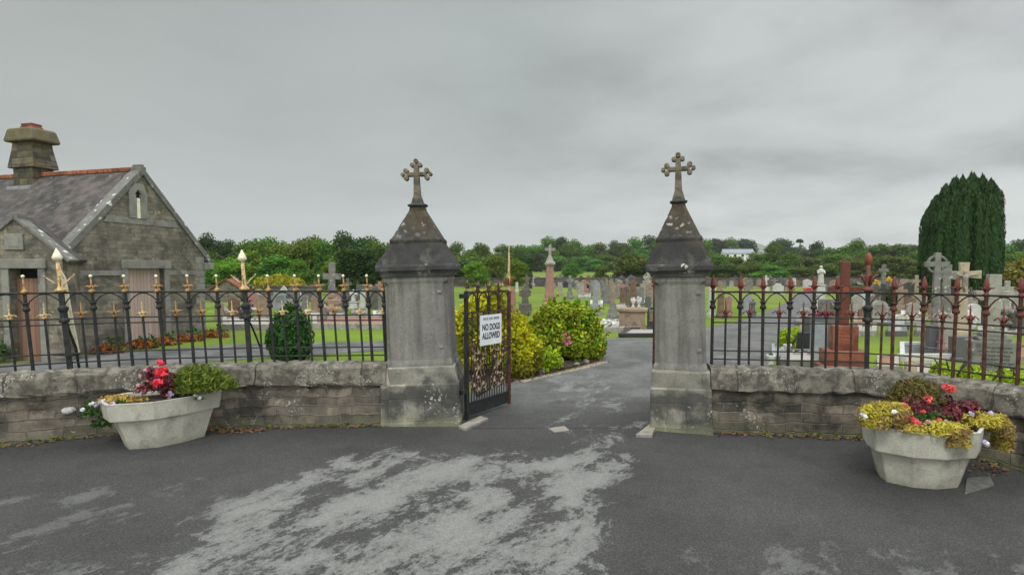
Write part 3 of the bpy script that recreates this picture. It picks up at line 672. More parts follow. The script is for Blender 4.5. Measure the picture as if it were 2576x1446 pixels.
lettering('ALLOWED', .15, (.62, -.0425, 1.325), nt_, ink, width=.5, bold=.004)
ik2 = plain('sign_ink_faded', (.30, .33, .42), None, .6); ln = MB()
for x0, x1 in ((.40, .47), (.485, .53), (.56, .60), (.615, .66), (.69, .85)): ln.box(((x0+x1)/2, -.0425, 1.67), (x1-x0, .003, .042))
ln.build('faded_print', ik2, nt_)
# ---------------------------------------------------------------- the lodge house
M['rubble'] = stone('lodge_rubble', (.285, .258, .21), (.145, .13, .11), brick=(.36, .135, (.23, .22, .19), .008), bvar=.55, stain=(.42, (.075, .07, .058), 1.1), lichen=(.2, (.3, .28, .2), 6), sc=1.2, bump=.8)
M['dressed'] = stone('lodge_dressed_stone', (.30, .29, .265), (.22, .212, .195), stain=(.25, (.11, .105, .095), 1.5), sc=1.5, bump=.3)
M['copingpale'] = stone('lodge_gable_coping', (.215, .21, .195), (.15, .147, .136), stain=(.25, (.10, .1, .09), 3), lichen=(.5, (.62, .61, .55), 4), sc=2, bump=.4)
M['slate'] = stone('roof_slate', (.104, .094, .092), (.073, .068, .067), brick=(.30, .20, (.04, .036, .038), .008), stain=(.3, (.15, .12, .115), 1.2), lichen=(.03, (.26, .25, .2), 7), sc=1., bump=.4, rough=.8)
M['terracotta'] = stone('terracotta', (.34, .125, .065), (.22, .09, .05), brick=(.35, .5, (.08, .04, .03), .015), stain=(.25, (.14, .07, .045), 4), sc=3, bump=.3)
M['chimney'] = stone('chimney_stone', (.155, .14, .105), (.085, .078, .062), brick=(.55, .23, (.055, .05, .042), .02), stain=(.4, (.16, .135, .06), 1.8), sc=1.5, bump=.9)
M['chimcap'] = stone('chimney_capstone', (.17, .15, .095), (.10, .09, .062), stain=(.4, (.15, .12, .04), 2.5), sc=2, bump=.6)
def planks(name, a, b):
    t = NT(name); uv = t.tc.outputs['UV']; w = t.n('ShaderNodeTexBrick'); t.L(uv, w.inputs['Vector'])
    w.offset = 0; w.inputs['Scale'].default_value = 1; w.inputs['Brick Width'].default_value = .13; w.inputs['Row Height'].default_value = 20; w.inputs['Mortar Size'].default_value = .006
    w.inputs['Color1'].default_value = (.85, .85, .85, 1); w.inputs['Color2'].default_value = (1.12, 1.1, 1.08, 1); w.inputs['Mortar'].default_value = (.45, .4, .38, 1)
    gr = t.noise(3, 6, .7, t.mapping(uv, sc=(14, .5, 1)))
    col = t.mix(t.ramp(gr, [(.35, 0.), (.65, 1.)]), a, b)
    return t.done(t.mix(1., col, w.outputs['Color'], 'MULTIPLY'), .8, t.bump(w.outputs['Fac'], -.5, .01))
M['pinkdoor'] = planks('door_planks_pink', (.50, .385, .34), (.38, .285, .25))
M['rustdoor'] = planks('door_planks_brown', (.29, .165, .12), (.20, .115, .085))
M['painted_dark'] = plain('painted_interior_dark', (.008, .008, .008), None, 1.)  # near-black colour standing in for unlit space inside slit and windows
M['lead'] = plain('lead_flashing', (.20, .21, .215), (.28, .28, .28), .6, 6)

PH = R(15); e = Vector((math.sin(PH), math.cos(PH)))
L0 = G(182, 893); L0 = Vector((L0.x, L0.y))
def tx(px):
    r = (px-CX)/F; return (r*L0.y-L0.x)/(e.x-r*e.y)
def tz(px, py):
    t = tx(px); Y = L0.y+e.y*t; return EYE+(HZ-py)/F*Y
GW = tx(514); ZE = 3.08; ZA = 5.74; GD = 12.
house = empty('lodge_house', (L0.x, L0.y, 0), 'stone lodge house with slate roof, terracotta ridge and steep gable behind the left railing', 'house', R(90)-PH)
d0, d1, dz = tx(322), tx(413), 2.56
mid = GW/2; wl = MB()
wl.slab([(0, 0), (d0, 0), (d0, dz), (d1, dz), (d1, 0), (GW, 0), (GW, ZE), (mid, ZA), (0, ZE)][::-1], 0, .5)
wl.box((.25, GD/2+.25, ZE/2), (.5, GD-.5, ZE)); wl.box((GW-.25, GD/2+.25, ZE/2), (.5, GD-.5, ZE))
wl.slab([(0, 0), (GW, 0), (GW, ZE), (mid, ZA), (0, ZE)][::-1], GD, GD+.5)
wall = wl.build('wall', M['rubble'], house)
dr = MB().box(((d0+d1)/2, .22, dz/2), (d1-d0, .06, dz)).build('door', M['pinkdoor'], house)
MB().box((d0+.12, .175, 1.05), (.05, .05, .16)).build('handle', M['iron'], dr)
MB().box(((d0+d1)/2, -.02, dz+.14), (d1-d0+.5, .1, .28)).build('lintel', M['dressed'], house, bevel=.015)
for x, w in ((d0-.1, .2), (d1+.1, .2)): MB().box((x, -.012, dz/2), (w, .06, dz)).build('jamb', M['dressed'], house, bevel=.01)
for z, ya, yb in ((2.42, 0, d0-.2), (2.42, d1+.2, GW)):
    MB().box(((ya+yb)/2, -.008, z), (yb-ya, .04, .16)).build('string_course', M['dressed'], house)
zs = 4.12; k = (ZA-zs)/(ZA-ZE)*mid
MB().slab([(mid-k+.12, zs-.1), (mid+k-.12, zs-.1), (mid+k-.26, zs+.1), (mid-k+.26, zs+.1)][::-1], -.02, .02).build('string_course', M['dressed'], house)
for x, sg in ((0, 1), (GW, -1)):
    qn = MB()
    for i in range(12):
        w = .42 if i % 2 else .27; qn.box((x+sg*(w/2-.012), .1, .125+i*.25), (w, .23, .235))
    qn.build('quoins', M['dressed'], house, bevel=.012)
# arrow slit window
sx0 = tx(352); sw_ = .13
fr = MB(); zb, zt = 4.22, 5.0
fr.box((sx0-.205, -.02, (zb+zt)/2), (.25, .08, zt-zb)); fr.box((sx0+.205, -.02, (zb+zt)/2), (.25, .08, zt-zb))
fr.slab([(sx0-.34, zt), (sx0-.12, zt), (sx0, zt+.16), (sx0+.12, zt), (sx0+.34, zt), (sx0+.2, zt+.36), (sx0-.2, zt+.36)][::-1], -.06, .02)
win = fr.build('window', M['dressed'], house)
MB().slab([(sx0-.12, zb), (sx0+.12, zb), (sx0+.12, zt), (sx0, zt+.16), (sx0-.12, zt)][::-1], -.01, .0).build('dark_panel', M['painted_dark'], win)  # solid panel on the wall face, the slit's inner shade painted near-black
MB().box((sx0+.012, -.03, zb+.33), (.12, .04, .66)).build('pane', M['cream'], win)
# roof
def slope(x0, z0, x1, z1, y0, y1, th, name, mat, par):
    d = Vector((x1-x0, z1-z0)).normalized(); n = Vector((-d.y, d.x)); n = n if n.y > 0 else -n
    return MB().slab([(x0, z0), (x1, z1), (x1+n.x*th, z1+n.y*th), (x0+n.x*th, z0+n.y*th)], y0, y1).build(name, mat, par)
sl_ = (ZA-ZE)/mid
for s in (0, 1):
    xa = -.28 if s == 0 else GW+.28
    slope(xa, ZE-.28*sl_, mid, ZA, .32, GD+.4, .09, 'roof', M['slate'], house)
rt = MB()
for i in range(24): rt.box((mid, .62+i*.46, ZA+.12), (.24, .445, .15), M=Matrix.Rotation(0, 3, 'Z'))
rt.build('ridge_tiles', M['terracotta'], house, bevel=.03)
for s in (0, 1):
    xa = -.22 if s == 0 else GW+.22
    slope(xa, ZE-.22*sl_-.06, mid, ZA-.06, -.06, .36, .17, 'gable_coping', M['copingpale'], house)
MB().box((mid, .14, ZA+.06), (.22, .44, .30)).box((mid, .14, ZA+.245), (.15, .36, .07)).build('apex_stone', M['copingpale'], house, bevel=.03)
for x in (-.16, GW+.16): MB().box((x, .12, ZE-.42), (.42, .5, .26)).build('kneeler', M['dressed'], house, bevel=.02)
# chimney on the ridge
cl = A(84, 440, 20.0); cm = Vector((cl.x-L0.x, cl.y-L0.y)); cyl = -(cm.x*math.cos(PH)-cm.y*math.sin(PH)); 
def rect(w, d, z, cx=mid, cy=None):
    cy = cyl if cy is None else cy; return [(cx-w/2, cy-d/2, z), (cx+w/2, cy-d/2, z), (cx+w/2, cy+d/2, z), (cx-w/2, cy+d/2, z)]
ch = MB().loft([rect(.72, .92, ZA-1.0), rect(.72, .92, 6.08)]).loft([rect(.88, 1.24, 6.08), rect(.84, 1.2, 6.24), rect(.72, 1.0, 6.74), rect(.68, .94, 6.98)]).build('chimney', M['chimney'], house, bevel=.03)
MB().loft([rect(.96, 1.30, 6.98), rect(.98, 1.35, 7.05), rect(.86, 1.16, 7.40), rect(.78, 1.0, 7.46)]).build('cap_stone', M['chimcap'], ch, bevel=.04)
MB().loft([rect(.4, .56, 7.44), rect(.4, .56, 7.56)]).loft([rect(.36, .48, 7.56), rect(.38, .5, 7.66)]).build('chimney_pot', M['terracotta'], ch, bevel=.02)
fl = MB(); fl.box((mid-.45, cyl, ZA-.5), (.16, 1.1, .36)); fl.build('flashing', M['lead'], ch, bevel=.02)
# porch: a smaller gable in front of the roof slope
pr = Vector((-12.25, 15.2)); PW = 2.5; pz, pa = 2.9, 3.92
def pw_(x, y, z): return Vector((pr.x-PW+x-.62*max(0, y-.4), pr.y+y, z))
rot_ = Matrix.Rotation(-house.rotation_euler.z, 4, 'Z')
def P(mb, name, mat, par, bevel=0.):
    mb.v = [tuple((rot_@(pw_(*v)-Vector((L0.x, L0.y, 0))))) for v in mb.v]; return mb.build(name, mat, par, bevel=bevel)
q0, q1 = PW-(154-20)/F*15.2, PW-(154-93)/F*15.2
m_ = PW/2; pm = MB()
pm.slab([(0, 0), (q0, 0), (q0, 2.55), (q1, 2.55), (q1, 0), (PW, 0), (PW, pz), (m_, pa), (0, pz)][::-1], 0, .4)
pm.box((.2, 1.8, pz/2), (.4, 2.8, pz)); pm.box((PW-.2, 1.8, pz/2), (.4, 2.8, pz))
porch = P(pm, 'porch', M['rubble'], house)
P(MB().box(((q0+q1)/2, .24, 1.14), (q1-q0, .06, 2.28)), 'door', M['rustdoor'], porch)
P(MB().box(((q0+q1)/2, .36, 2.42), (q1-q0, .04, .28)), 'dark_panel', M['painted_dark'], porch)  # solid near-black panel set back above the door
P(MB().box(((q0+q1)/2, -.02, 2.68), (q1-q0+.5, .1, .26)), 'lintel', M['dressed'], porch, .015)
for x in (q0-.1, q1+.1): P(MB().box((x, -.012, 1.27), (.2, .06, 2.54)), 'jamb', M['dressed'], porch, .01)
P(MB().box((m_-.02, -.012, 3.28), (.5, .06, .44)).box((m_-.02, -.045, 3.28), (.3, .02, .27)), 'plaque', M['dressed'], porch, .01)
ps = (pa-pz)/m_
for s in (0, 1):
    xa = -.2 if s == 0 else PW+.2; d = Vector((m_-xa, ps*abs(m_-xa))).normalized(); nn = Vector((-d.y, d.x)); nn = nn if nn.y > 0 else -nn
    za = pa-ps*abs(m_-xa)
    def sl2(th, y0, y1, up): return MB().slab([(xa+nn.x*up, za+nn.y*up), (m_+nn.x*up*0, pa+up*1.1), (m_+nn.x*0, pa+(up+th)*1.2), (xa+nn.x*(up+th), za+nn.y*(up+th))], y0, y1)
    P(sl2(.08, .3, 4.2, .0), 'roof', M['slate'], porch)
    P(sl2(.09, -.05, .34, -.03), 'gable_coping', M['copingpale'], porch, .015)
P(MB().box((m_, .13, pa+.04), (.2, .33, .22)), 'apex_stone', M['copingpale'], porch, .03)

# ---------------------------------------------------------------- concrete planters and their flowers
def planter(label, rim, z1, zr, c, kb, kt, kr):
    cx = sum(p[0] for p in rim)/len(rim); cy = sum(p[1] for p in rim)/len(rim)
    t = empty('flower_planter', (cx, cy, 0), label, 'planter')
    def sc(k, z, dx=0, dy=0): return [(c[0]+(x-c[0])*k-cx+dx, c[1]+(y-c[1])*k-cy+dy, z) for x, y in rim]
    MB().loft([sc(kb*.97, -.02), sc(kb, .03), sc((kb+kt)/2, zr*.55), sc(kt, zr)]).build('body', M['concrete'], t, bevel=.015)
    MB().loft([sc(kr, zr-.02), sc(kr+.012, zr), sc(.985, z1-.03), sc(1.0, z1), sc(.93, z1), sc(.91, z1-.09)]).build('rim', M['concrete'], t, bevel=.012)
    MB().loft([sc(.92, z1-.12), sc(.9, z1-.06), sc(.4, z1-.01)]).build('soil', M['soil'], t)
    return t
RL = [(-5.86, 8.02), (-5.78, 7.70), (-5.52, 7.46), (-5.26, 7.52), (-4.97, 7.62), (-4.68, 7.95), (-4.42, 8.42), (-4.75, 8.5), (-5.3, 8.4), (-5.75, 8.25)]
planter('pale concrete tub planter by the left wall, its red dahlias standing tall', RL, .68, .44, (-5.02, 8.02), .66, .84, .93)
RR = [(4.28, 6.68), (4.22, 6.4), (4.5, 6.15), (4.85, 6.07), (5.25, 6.14), (5.5, 6.38), (5.6, 6.8), (5.4, 7.15), (5.0, 7.3), (4.65, 7.2), (4.4, 6.95)]
planter('pale concrete tub planter at the right wall, overflowing with golden trailing plants', RR, .69, .40, (4.87, 6.6), .69, .84, .93)
M['slabgrey'] = plain('slab_grey', (.13, .127, .12), (.09, .088, .084), .9, 12, bump=.4)
q = [G(*a) for a in ((2425, 1245), (2500, 1222), (2490, 1200), (2430, 1205))]
tag(MB().prism([(v.x, v.y) for v in q], -.02, .02).build('stone_slab', M['slabgrey'], bevel=.006), 'flat grey slab lying under the right hand planter', 'slab')

LM = {}
LM['heath'] = leafmat('leaf_heath', (.06, .10, .010), (.11, .165, .016), (.19, .20, .03), trans=.15)
LM['heatholive'] = leafmat('leaf_heath_olive', (.075, .085, .018), (.13, .12, .03), (.16, .085, .035), trans=.15)
LM['golden'] = leafmat('leaf_golden_trailer', (.30, .28, .02), (.50, .44, .045), (.62, .48, .12), trans=.25, big=(4, (.40, .27, .11)))
LM['sedum'] = leafmat('leaf_sedum', (.40, .27, .045), (.50, .40, .08), (.36, .17, .07), trans=.2)
LM['wine'] = leafmat('leaf_wine', (.07, .016, .022), (.15, .03, .045), (.24, .07, .07), trans=.15)
LM['green'] = leafmat('leaf_green', (.03, .07, .016), (.055, .12, .025), (.09, .16, .04))
LM['redpetal'] = leafmat('petal_red', (.58, .018, .035), (.72, .035, .06), (.82, .09, .12), .5, .2)
LM['coral'] = leafmat('petal_coral', (.60, .05, .05), (.72, .11, .10), (.8, .2, .17), .5, .2)
LM['pinkpetal'] = leafmat('petal_pink', (.5, .20, .26), (.62, .32, .36), (.72, .45, .48), .5, .2)
LM['violet'] = leafmat('petal_violet', (.36, .30, .55), (.55, .5, .7), (.75, .72, .82), .5, .2)
LM['whitepetal'] = leafmat('petal_white', (.72, .72, .68), (.8, .8, .78), (.66, .62, .7), .5, .2)
def tuft(mb, c, r, n, size, aspect=1.7, up=0., inner=.2, low=-.2, jit=.8):
    d = sph(n); d = d[d[:, 2] > low]; P_ = np.array(c)+d*np.array(r)*nr.uniform(inner, 1.05, (len(d), 1))
    leaf_quads(mb, P_, unit(d/np.array(r)), size, aspect, jit, up)
def bloom(parent, world_p, r, mat, name='bloom', n=26):
    mb = MB(); d = sph(n); d = d[d[:, 2] > -.5]
    leaf_quads(mb, d*r*.55, d, r*.95, 1.3, .35); mb.ball((0, 0, 0), r*.5, 7)
    o = mb.build(name, mat, parent); o.location = Vector(world_p)-Vector(parent.location); return o
def plant(name, label, cat, c, parts, group=None):
    """parts: (name, material, [(offset, radii, n, leaf, aspect, up)])"""
    t = empty(name, c, label, cat, group=group)
    for nm, mat, bl in parts:
        mb = MB()
        for off, r, n, lf, asp, up in bl: tuft(mb, off, r, n, lf, asp, up)
        mb.build(nm, mat, t)
    return t
# left planter, from the left end of its rim to the right
p = A(505, 992, 8.15); plant('heath_bush', 'bushy green heath filling the right end of the left planter', 'shrub', (p.x, p.y, .60), [('foliage', LM['heath'], [((0, 0, .22), (.40, .26, .30), 6630, 0.018, 5.2, .35), ((-.12, 0, .16), (.3, .25, .26), 2652, 0.018, 5.2, .3), ((.24, .03, .20), (.30, .2, .19), 3094, 0.018, 5.2, .2)])])
p = A(405, 1000, 7.95); c = Vector((p.x, p.y, .62))
t = plant('dahlia', 'wine-leaved dahlia with tall bright red blooms in the left planter', 'flower', c, [('foliage', LM['wine'], [((0, 0, .22), (.20, .18, .26), 1092, 0.039, 1.6, .1), ((-.14, 0, .34), (.13, .1, .16), 338, 0.034, 1.6, .1), ((.1, .02, .1), (.14, .12, .14), 338, 0.034, 1.6, .1)])])
for px, py, Y, r in ((403, 914, 7.9, .06), (404, 938, 7.85, .085), (397, 964, 7.78, .08), (414, 930, 7.9, .055), (388, 944, 7.95, .05)): bloom(t, A(px, py, Y), r, LM['redpetal'], n=40)
p = A(362, 942, 7.95); t = plant('bedding_flower', 'dusty pink bedding flowers beside the red dahlia', 'flower', (A(368, 990, 7.9)), [('foliage', LM['wine'], [((0, 0, .05), (.2, .12, .12), 390, 0.028, 1.6, .1)])])
for px, py in ((365, 932), (352, 945), (372, 958), (345, 985), (362, 990), (350, 968), (335, 997)): bloom(t, A(px, py, 7.85), .038, LM['pinkpetal'], n=18)
p = A(300, 1008, 7.85); t = plant('sedum', 'yellow and orange sedum spilling over the front of the left planter', 'plant', p, [('foliage', LM['sedum'], [((0, 0, .0), (.28, .14, .09), 1248, 0.025, 1.5, 0), ((.3, -.02, -.02), (.2, .12, .08), 624, 0.025, 1.5, 0), ((-.2, 0, -.02), (.12, .1, .09), 390, 0.025, 1.5, 0)]), ('shoots', LM['green'], [((.12, -.1, -.02), (.1, .06, .08), 156, 0.034, 1.5, 0)])])
p = A(430, 1003, 7.9); t = plant('pansy', 'pink and violet pansies at the middle of the left rim', 'flower', p, [('foliage', LM['green'], [((0, 0, -.02), (.08, .06, .06), 156, 0.025, 1.5, 0)])])
for dx, dz in ((-.03, .06), (.0, .02), (.03, .07), (.01, .1)): bloom(t, p+Vector((dx, -.03, dz)), .034, LM['pinkpetal' if dx < .01 else 'violet'], n=14)
p = A(500, 996, 8.05); t = plant('daisy', 'two small white daisies on the rim below the green heath', 'flower', p, [('foliage', LM['green'], [((0, 0, -.04), (.1, .05, .04), 104, 0.022, 1.5, 0)])])
for px, py in ((492, 994), (503, 1001)): bloom(t, A(px, py, 8.0), .034, LM['whitepetal'], n=22)
p = A(222, 1035, 7.8); t = plant('trailing_pansy', 'leafy trailing pansies hanging off the left end of the planter down to the wall', 'flower', p, [('foliage', LM['green'], [((.0, .05, -.05), (.14, .1, .16), 520, 0.031, 1.6, 0), ((.12, .08, -.22), (.15, .1, .12), 416, 0.031, 1.6, 0), ((-.05, .1, -.02), (.14, .08, .22), 208, 0.028, 1.6, 0)])])
for px, py, m in ((231, 1015, 'whitepetal'), (243, 1020, 'violet'), (250, 1012, 'violet'), (262, 1014, 'violet'), (208, 1030, 'whitepetal'), (282, 1015, 'violet')): bloom(t, A(px, py, 7.62), .038, LM[m], n=18)
# right planter
p = A(2222, 1056, 6.35); plant('golden_trailer', 'golden mossy trailing plant over the left side of the right planter', 'plant', p, [('foliage', LM['golden'], [((0, .05, .02), (.26, .22, .17), 5746, 0.016, 3.6, 0.2), ((.16, .1, .07), (.2, .2, .12), 2210, 0.016, 3.6, 0.2), ((-.1, 0, -.06), (.15, .15, .12), 1989, 0.016, 3.6, 0.2)])])
p = A(2390, 1092, 6.12); plant('golden_trailer', 'golden mossy trailing plant hanging over the front rim of the right planter', 'plant', p, [('foliage', LM['golden'], [((-.02, .05, .02), (.26, .2, .11), 3978, 0.016, 3.6, 0.2), ((.05, -.05, -.1), (.13, .08, .13), 1989, 0.016, 3.6, 0.2), ((-.3, .1, .02), (.22, .14, .07), 1326, 0.016, 3.6, 0.2)])])
p = A(2500, 1085, 6.45); plant('golden_trailer', 'golden green trailing plant cascading off the right side of the right planter', 'plant', p, [('foliage', LM['golden'], [((-.12, .05, .1), (.24, .22, .12), 3978, 0.016, 3.6, 0.2), ((.08, .05, .0), (.15, .18, .20), 3094, 0.016, 3.6, 0.2), ((.17, .08, -.2), (.11, .12, .24), 2652, 0.016, 3.6, 0.2)])])
p = A(2300, 1000, 7.0); plant('heath_bush', 'olive brown heath at the back of the right planter', 'shrub', (p.x, p.y, .62), [('foliage', LM['heatholive'], [((0, 0, .25), (.34, .2, .26), 5304, 0.018, 5., .35), ((-.2, 0, .16), (.18, .16, .18), 1768, 0.018, 5., .3)])])
p = A(2330, 1050, 6.55); t = plant('begonia', 'coral red begonias among green leaves in the right planter', 'flower', (p.x, p.y, .62), [('foliage', LM['green'], [((0, 0, .07), (.34, .2, .15), 702, 0.034, 1.4, 0)]), ('dark_foliage', LM['wine'], [((-.05, .1, .2), (.25, .15, .18), 468, 0.027, 1.5, .1)])])
for px, py, Y, r in ((2272, 1020, 6.45, .05), (2265, 1030, 6.4, .045), (2275, 1048, 6.35, .05), (2303, 1065, 6.25, .055), (2296, 1055, 6.3, .045), (2333, 1001, 6.6, .05), (2335, 1012, 6.55, .04), (2320, 1036, 6.4, .035), (2362, 1056, 6.3, .035)): bloom(t, A(px, py, Y), r, LM['coral'])
p = A(2386, 985, 6.95); t = plant('begonia', 'single tall red bloom at the back of the right planter', 'flower', (p.x, p.y, .66), [('foliage', LM['wine'], [((0, 0, .1), (.08, .08, .16), 156, 0.034, 1.5, .2)])])
bloom(t, A(2388, 979, 6.9), .07, LM['coral'], n=36); bloom(t, A(2376, 972, 6.92), .045, LM['coral'])
p = A(2425, 1030, 6.6); plant('coleus', 'dark purple coleus at the right of the begonias', 'plant', (p.x, p.y, .62), [('foliage', LM['wine'], [((0, 0, .14), (.22, .18, .22), 819, 0.036, 1.4, .1), ((-.2, 0, .1), (.16, .14, .16), 390, 0.036, 1.4, .1), ((.16, .0, .1), (.14, .14, .16), 292, 0.036, 1.4, .1)])])
t = plant('pansy', 'white and violet pansies dotted along the edge of the right planter', 'flower', A(2340, 1075, 6.2), [('foliage', LM['green'], [((0, 0, 0), (.12, .08, .05), 156, 0.028, 1.5, 0)])])
for px, py, Y, m in ((2166, 1044, 6.25, 'violet'), (2173, 1046, 6.2, 'whitepetal'), (2250, 1037, 6.2, 'whitepetal'), (2333, 1062, 6.15, 'pinkpetal'), (2443, 1040, 6.4, 'violet'), (2492, 1040, 6.45, 'violet'), (2474, 1112, 6.0, 'violet'), (2482, 1118, 6.0, 'whitepetal'), (2380, 1063, 6.2, 'whitepetal')): bloom(t, A(px, py, Y), .038, LM[m], n=18)

# ---------------------------------------------------------------- planting bed by the drive
bed = [tuple(G(*q)[:2]) for q in [(1200, 1000), (1245, 972), (1300, 958), (1400, 935), (1508, 908), (1524, 888), (1500, 872), (1290, 874), (1150, 890)]]
tag(MB().prism(bed, -.02, .05).build('flower_bed', M['soil']), kind='structure')
M['gravelstrip'] = plain('gravel_strip', (.30, .27, .22), (.15, .125, .10), 1., 22, bump=.6)
LM['privet'] = leafmat('leaf_golden_privet', (.22, .30, .010), (.48, .46, .012), (.78, .62, .02), trans=.3, big=(1.6, (.24, .24, .02)))
LM['euonymus'] = leafmat('leaf_euonymus', (.035, .11, .006), (.14, .27, .010), (.60, .56, .02), trans=.25, big=(2.6, (.26, .30, .015)))
LM['lime'] = leafmat('leaf_lime', (.18, .31, .012), (.33, .46, .015), (.45, .52, .03), trans=.3)
def shrub(name, label, cat, base, lobes, n, leaf, mat, extra=None, kcore=.74, aspect=1.5, up=0., jit=.8, inner=.74, stray=0):
    t = empty(name, base, label, cat); mb = MB(); Pp, Q = lobes_points(lobes, n, inner, -.8)
    k = Pp[:, 2] > .02; leaf_quads(mb, Pp[k], Q[k], leaf, aspect, jit, up)
    if stray:
        for i in rnd.sample(range(len(Pp)), stray):
            if Pp[i, 2] < .1: continue
            u = nr.uniform(0, 1, (26, 1)); d = Q[i]*.7+np.array([0, 0, .45])+nr.normal(size=3)*.25; leaf_quads(mb, Pp[i]+d*u*nr.uniform(.12, .32)+nr.normal(size=(26, 3))*.025, np.tile([d], (26, 1)), leaf*.9, 1.8, .9)
    core(mb, lobes, kcore); mb.build('foliage', mat, t)
    st = MB()
    for i in range(5):
        a = i*1.26; st.tube([(0, 0, 0), (.12*math.cos(a), .12*math.sin(a), .25), (.3*math.cos(a), .3*math.sin(a), .55)], [.03, .025, .012], 6)
    st.build('stem', M['bark'], t); return t
M['bark'] = plain('bark', (.075, .06, .045), (.04, .033, .026), .95, 9, bump=.6)
p = G(1232, 955); shrub('golden_shrub', 'tall golden yellow privet behind the left gate leaf', 'shrub', (p.x, p.y+.35, 0), [((-.28, .3, .8), (.7, .6, .85)), ((-.15, .3, 1.45), (.52, .45, .58)), ((.38, .3, .75), (.55, .55, .8)), ((.5, .0, .35), (.42, .45, .5)), ((-.5, .2, 1.2), (.35, .35, .6)), ((.62, .35, 1.05), (.3, .3, .42)), ((.1, .2, 1.75), (.28, .28, .4)), ((.72, -.1, .25), (.35, .35, .32)), ((.85, .25, .5), (.4, .4, .55))], 11000, .058, LM['privet'], inner=.6, kcore=.6, stray=110)
p = G(1420, 905); sh = shrub('euonymus_bush', 'broad green and yellow variegated bush beside the drive, a pink flower in its side', 'shrub', (p.x, p.y+.15, 0), [((.0, .3, .72), (.95, .8, .86)), ((.5, .2, .6), (.62, .6, .78)), ((-.55, .2, .55), (.6, .6, .7)), ((.1, .2, 1.1), (.6, .55, .5)), ((-.75, -.25, .32), (.45, .4, .45)), ((.75, -.1, .35), (.42, .4, .42)), ((-.35, .2, 1.2), (.4, .4, .4)), ((.62, .2, 1.05), (.36, .4, .42)), ((-.2, -.45, .5), (.4, .3, .4)), ((.35, -.5, .4), (.36, .3, .45))], 13000, .068, LM['euonymus'], inner=.6, kcore=.6, stray=120)
t = sh
for px, py in ((1422, 842), (1428, 850), (1418, 858), (1424, 866), (1432, 862)): bloom(sh, A(px, py, 14.25), .065, LM['pinkpetal'] if py % 2 else leafmat('petal_rose', (.5, .08, .2), (.6, .14, .28), (.7, .25, .38), .5, .2), n=20)
p = G(1330, 938); shrub('lime_shrub', 'low lime green shrub at the front of the bed by the drive', 'shrub', (p.x, p.y+.1, 0), [((0, .15, .3), (.5, .35, .42)), ((.45, .25, .22), (.4, .3, .3)), ((-.4, .05, .25), (.35, .3, .36))], 3400, .055, LM['lime'], inner=.6, kcore=.6, stray=50)
kb = MB(); pts = [G(*q) for q in [(1292, 960), (1345, 948), (1400, 936), (1455, 924), (1508, 909)]]
kb.loft([[(v.x+o, v.y-.16+o*.3, z) for o, z in ((-.1, .0), (0, .03), (.14, .028), (.26, .0))] for v in pts]); tag(kb.build('gravel_strip', M['gravelstrip']), kind='structure')
mb = MB(); rr = random.Random(4)
for i in range(8):
    f = rr.random(); a = pts[min(3, int(f*4))]; b = pts[min(4, int(f*4)+1)]; v = a+(b-a)*((f*4) % 1)
    mb.ball((v.x+rr.uniform(-.1, .1), v.y+rr.uniform(.05, .25), .05), rr.uniform(.06, .12), 6, .7)
tag(mb.build('edging_rocks', M['coping']), kind='stuff')
# dry leaves blown along the foot of the walls and bed
LM['dead'] = leafmat('leaf_dead', (.15, .08, .045), (.22, .125, .07), (.09, .06, .042), .9, .1)
def litter(name, line, n, spread, z=.012):
    P_ = []
    pp = resample(line, .1); N = normals(pp)
    for i in range(n):
        k = rr.randrange(len(pp)); o = -abs(rr.gauss(0, spread))-.01
        P_.append((pp[k].x+N[k].x*o+rr.uniform(-.05, .05), pp[k].y+N[k].y*o, z+rr.uniform(0, .02)))
    mb = MB(); leaf_quads(mb, np.array(P_), np.tile([[0, 0, 1.]], (n, 1)), .034, 1.5, .35); tag(mb.build(name, LM['dead']), kind='stuff')
litter('fallen_leaves', PL[:4], 380, .07); litter('fallen_leaves', PR[:4], 420, .08)
litter('fallen_leaves', [(-4.5, 8.6), (-3.9, 8.65)], 260, .12); litter('fallen_leaves', [(5.6, 7.3), (6.2, 6.9)], 150, .2)
litter('fallen_leaves', [(v.x, v.y) for v in pts], 420, .09, .02)
# moss and weeds along the wall foot
mb = MB(); P_ = []
for line in (PL[:5], PR[:5]):
    pp = resample(line, .06); N = normals(pp)
    for k in range(len(pp)):
        if rr.random() < .5: 
            for j in range(rr.randrange(1, 7)): P_.append((pp[k].x-N[k].x*rr.uniform(.0, .05), pp[k].y-N[k].y*rr.uniform(.0, .05), rr.uniform(0, .05)))
leaf_quads(mb, np.array(P_), np.tile([[0, -1., .6]], (len(P_), 1)), .035, 2.2, .9, .4); tag(mb.build('weeds', LM['heath']), kind='stuff')
# ---------------------------------------------------------------- the cemetery
GM = {}
GM['grey'] = stone('grave_grey', (.26, .255, .235), (.17, .165, .15), stain=(.35, (.09, .088, .078), 2.5), lichen=(.35, (.5, .49, .43), 7), sc=2, bump=.4)
GM['mossy'] = stone('grave_mossy', (.15, .14, .115), (.095, .095, .07), stain=(.4, (.18, .17, .14), 2.5), lichen=(.2, (.3, .3, .2), 7), sc=2, bump=.5)
GM['pale'] = stone('grave_pale', (.40, .38, .335), (.28, .265, .23), stain=(.28, (.18, .165, .14), 2.5), lichen=(.25, (.55, .53, .46), 8), sc=2, bump=.35)
GM['cream'] = stone('grave_cream', (.52, .43, .31), (.40, .33, .24), stain=(.25, (.24, .19, .14), 3), sc=2, bump=.3)
GM['white'] = stone('grave_white', (.62, .61, .58), (.47, .46, .43), stain=(.15, (.33, .32, .3), 3), sc=2, bump=.2, rough=.6)
GM['dark'] = plain('grave_black_granite', (.022, .023, .026), (.035, .036, .04), .25, 40, spec=.5)
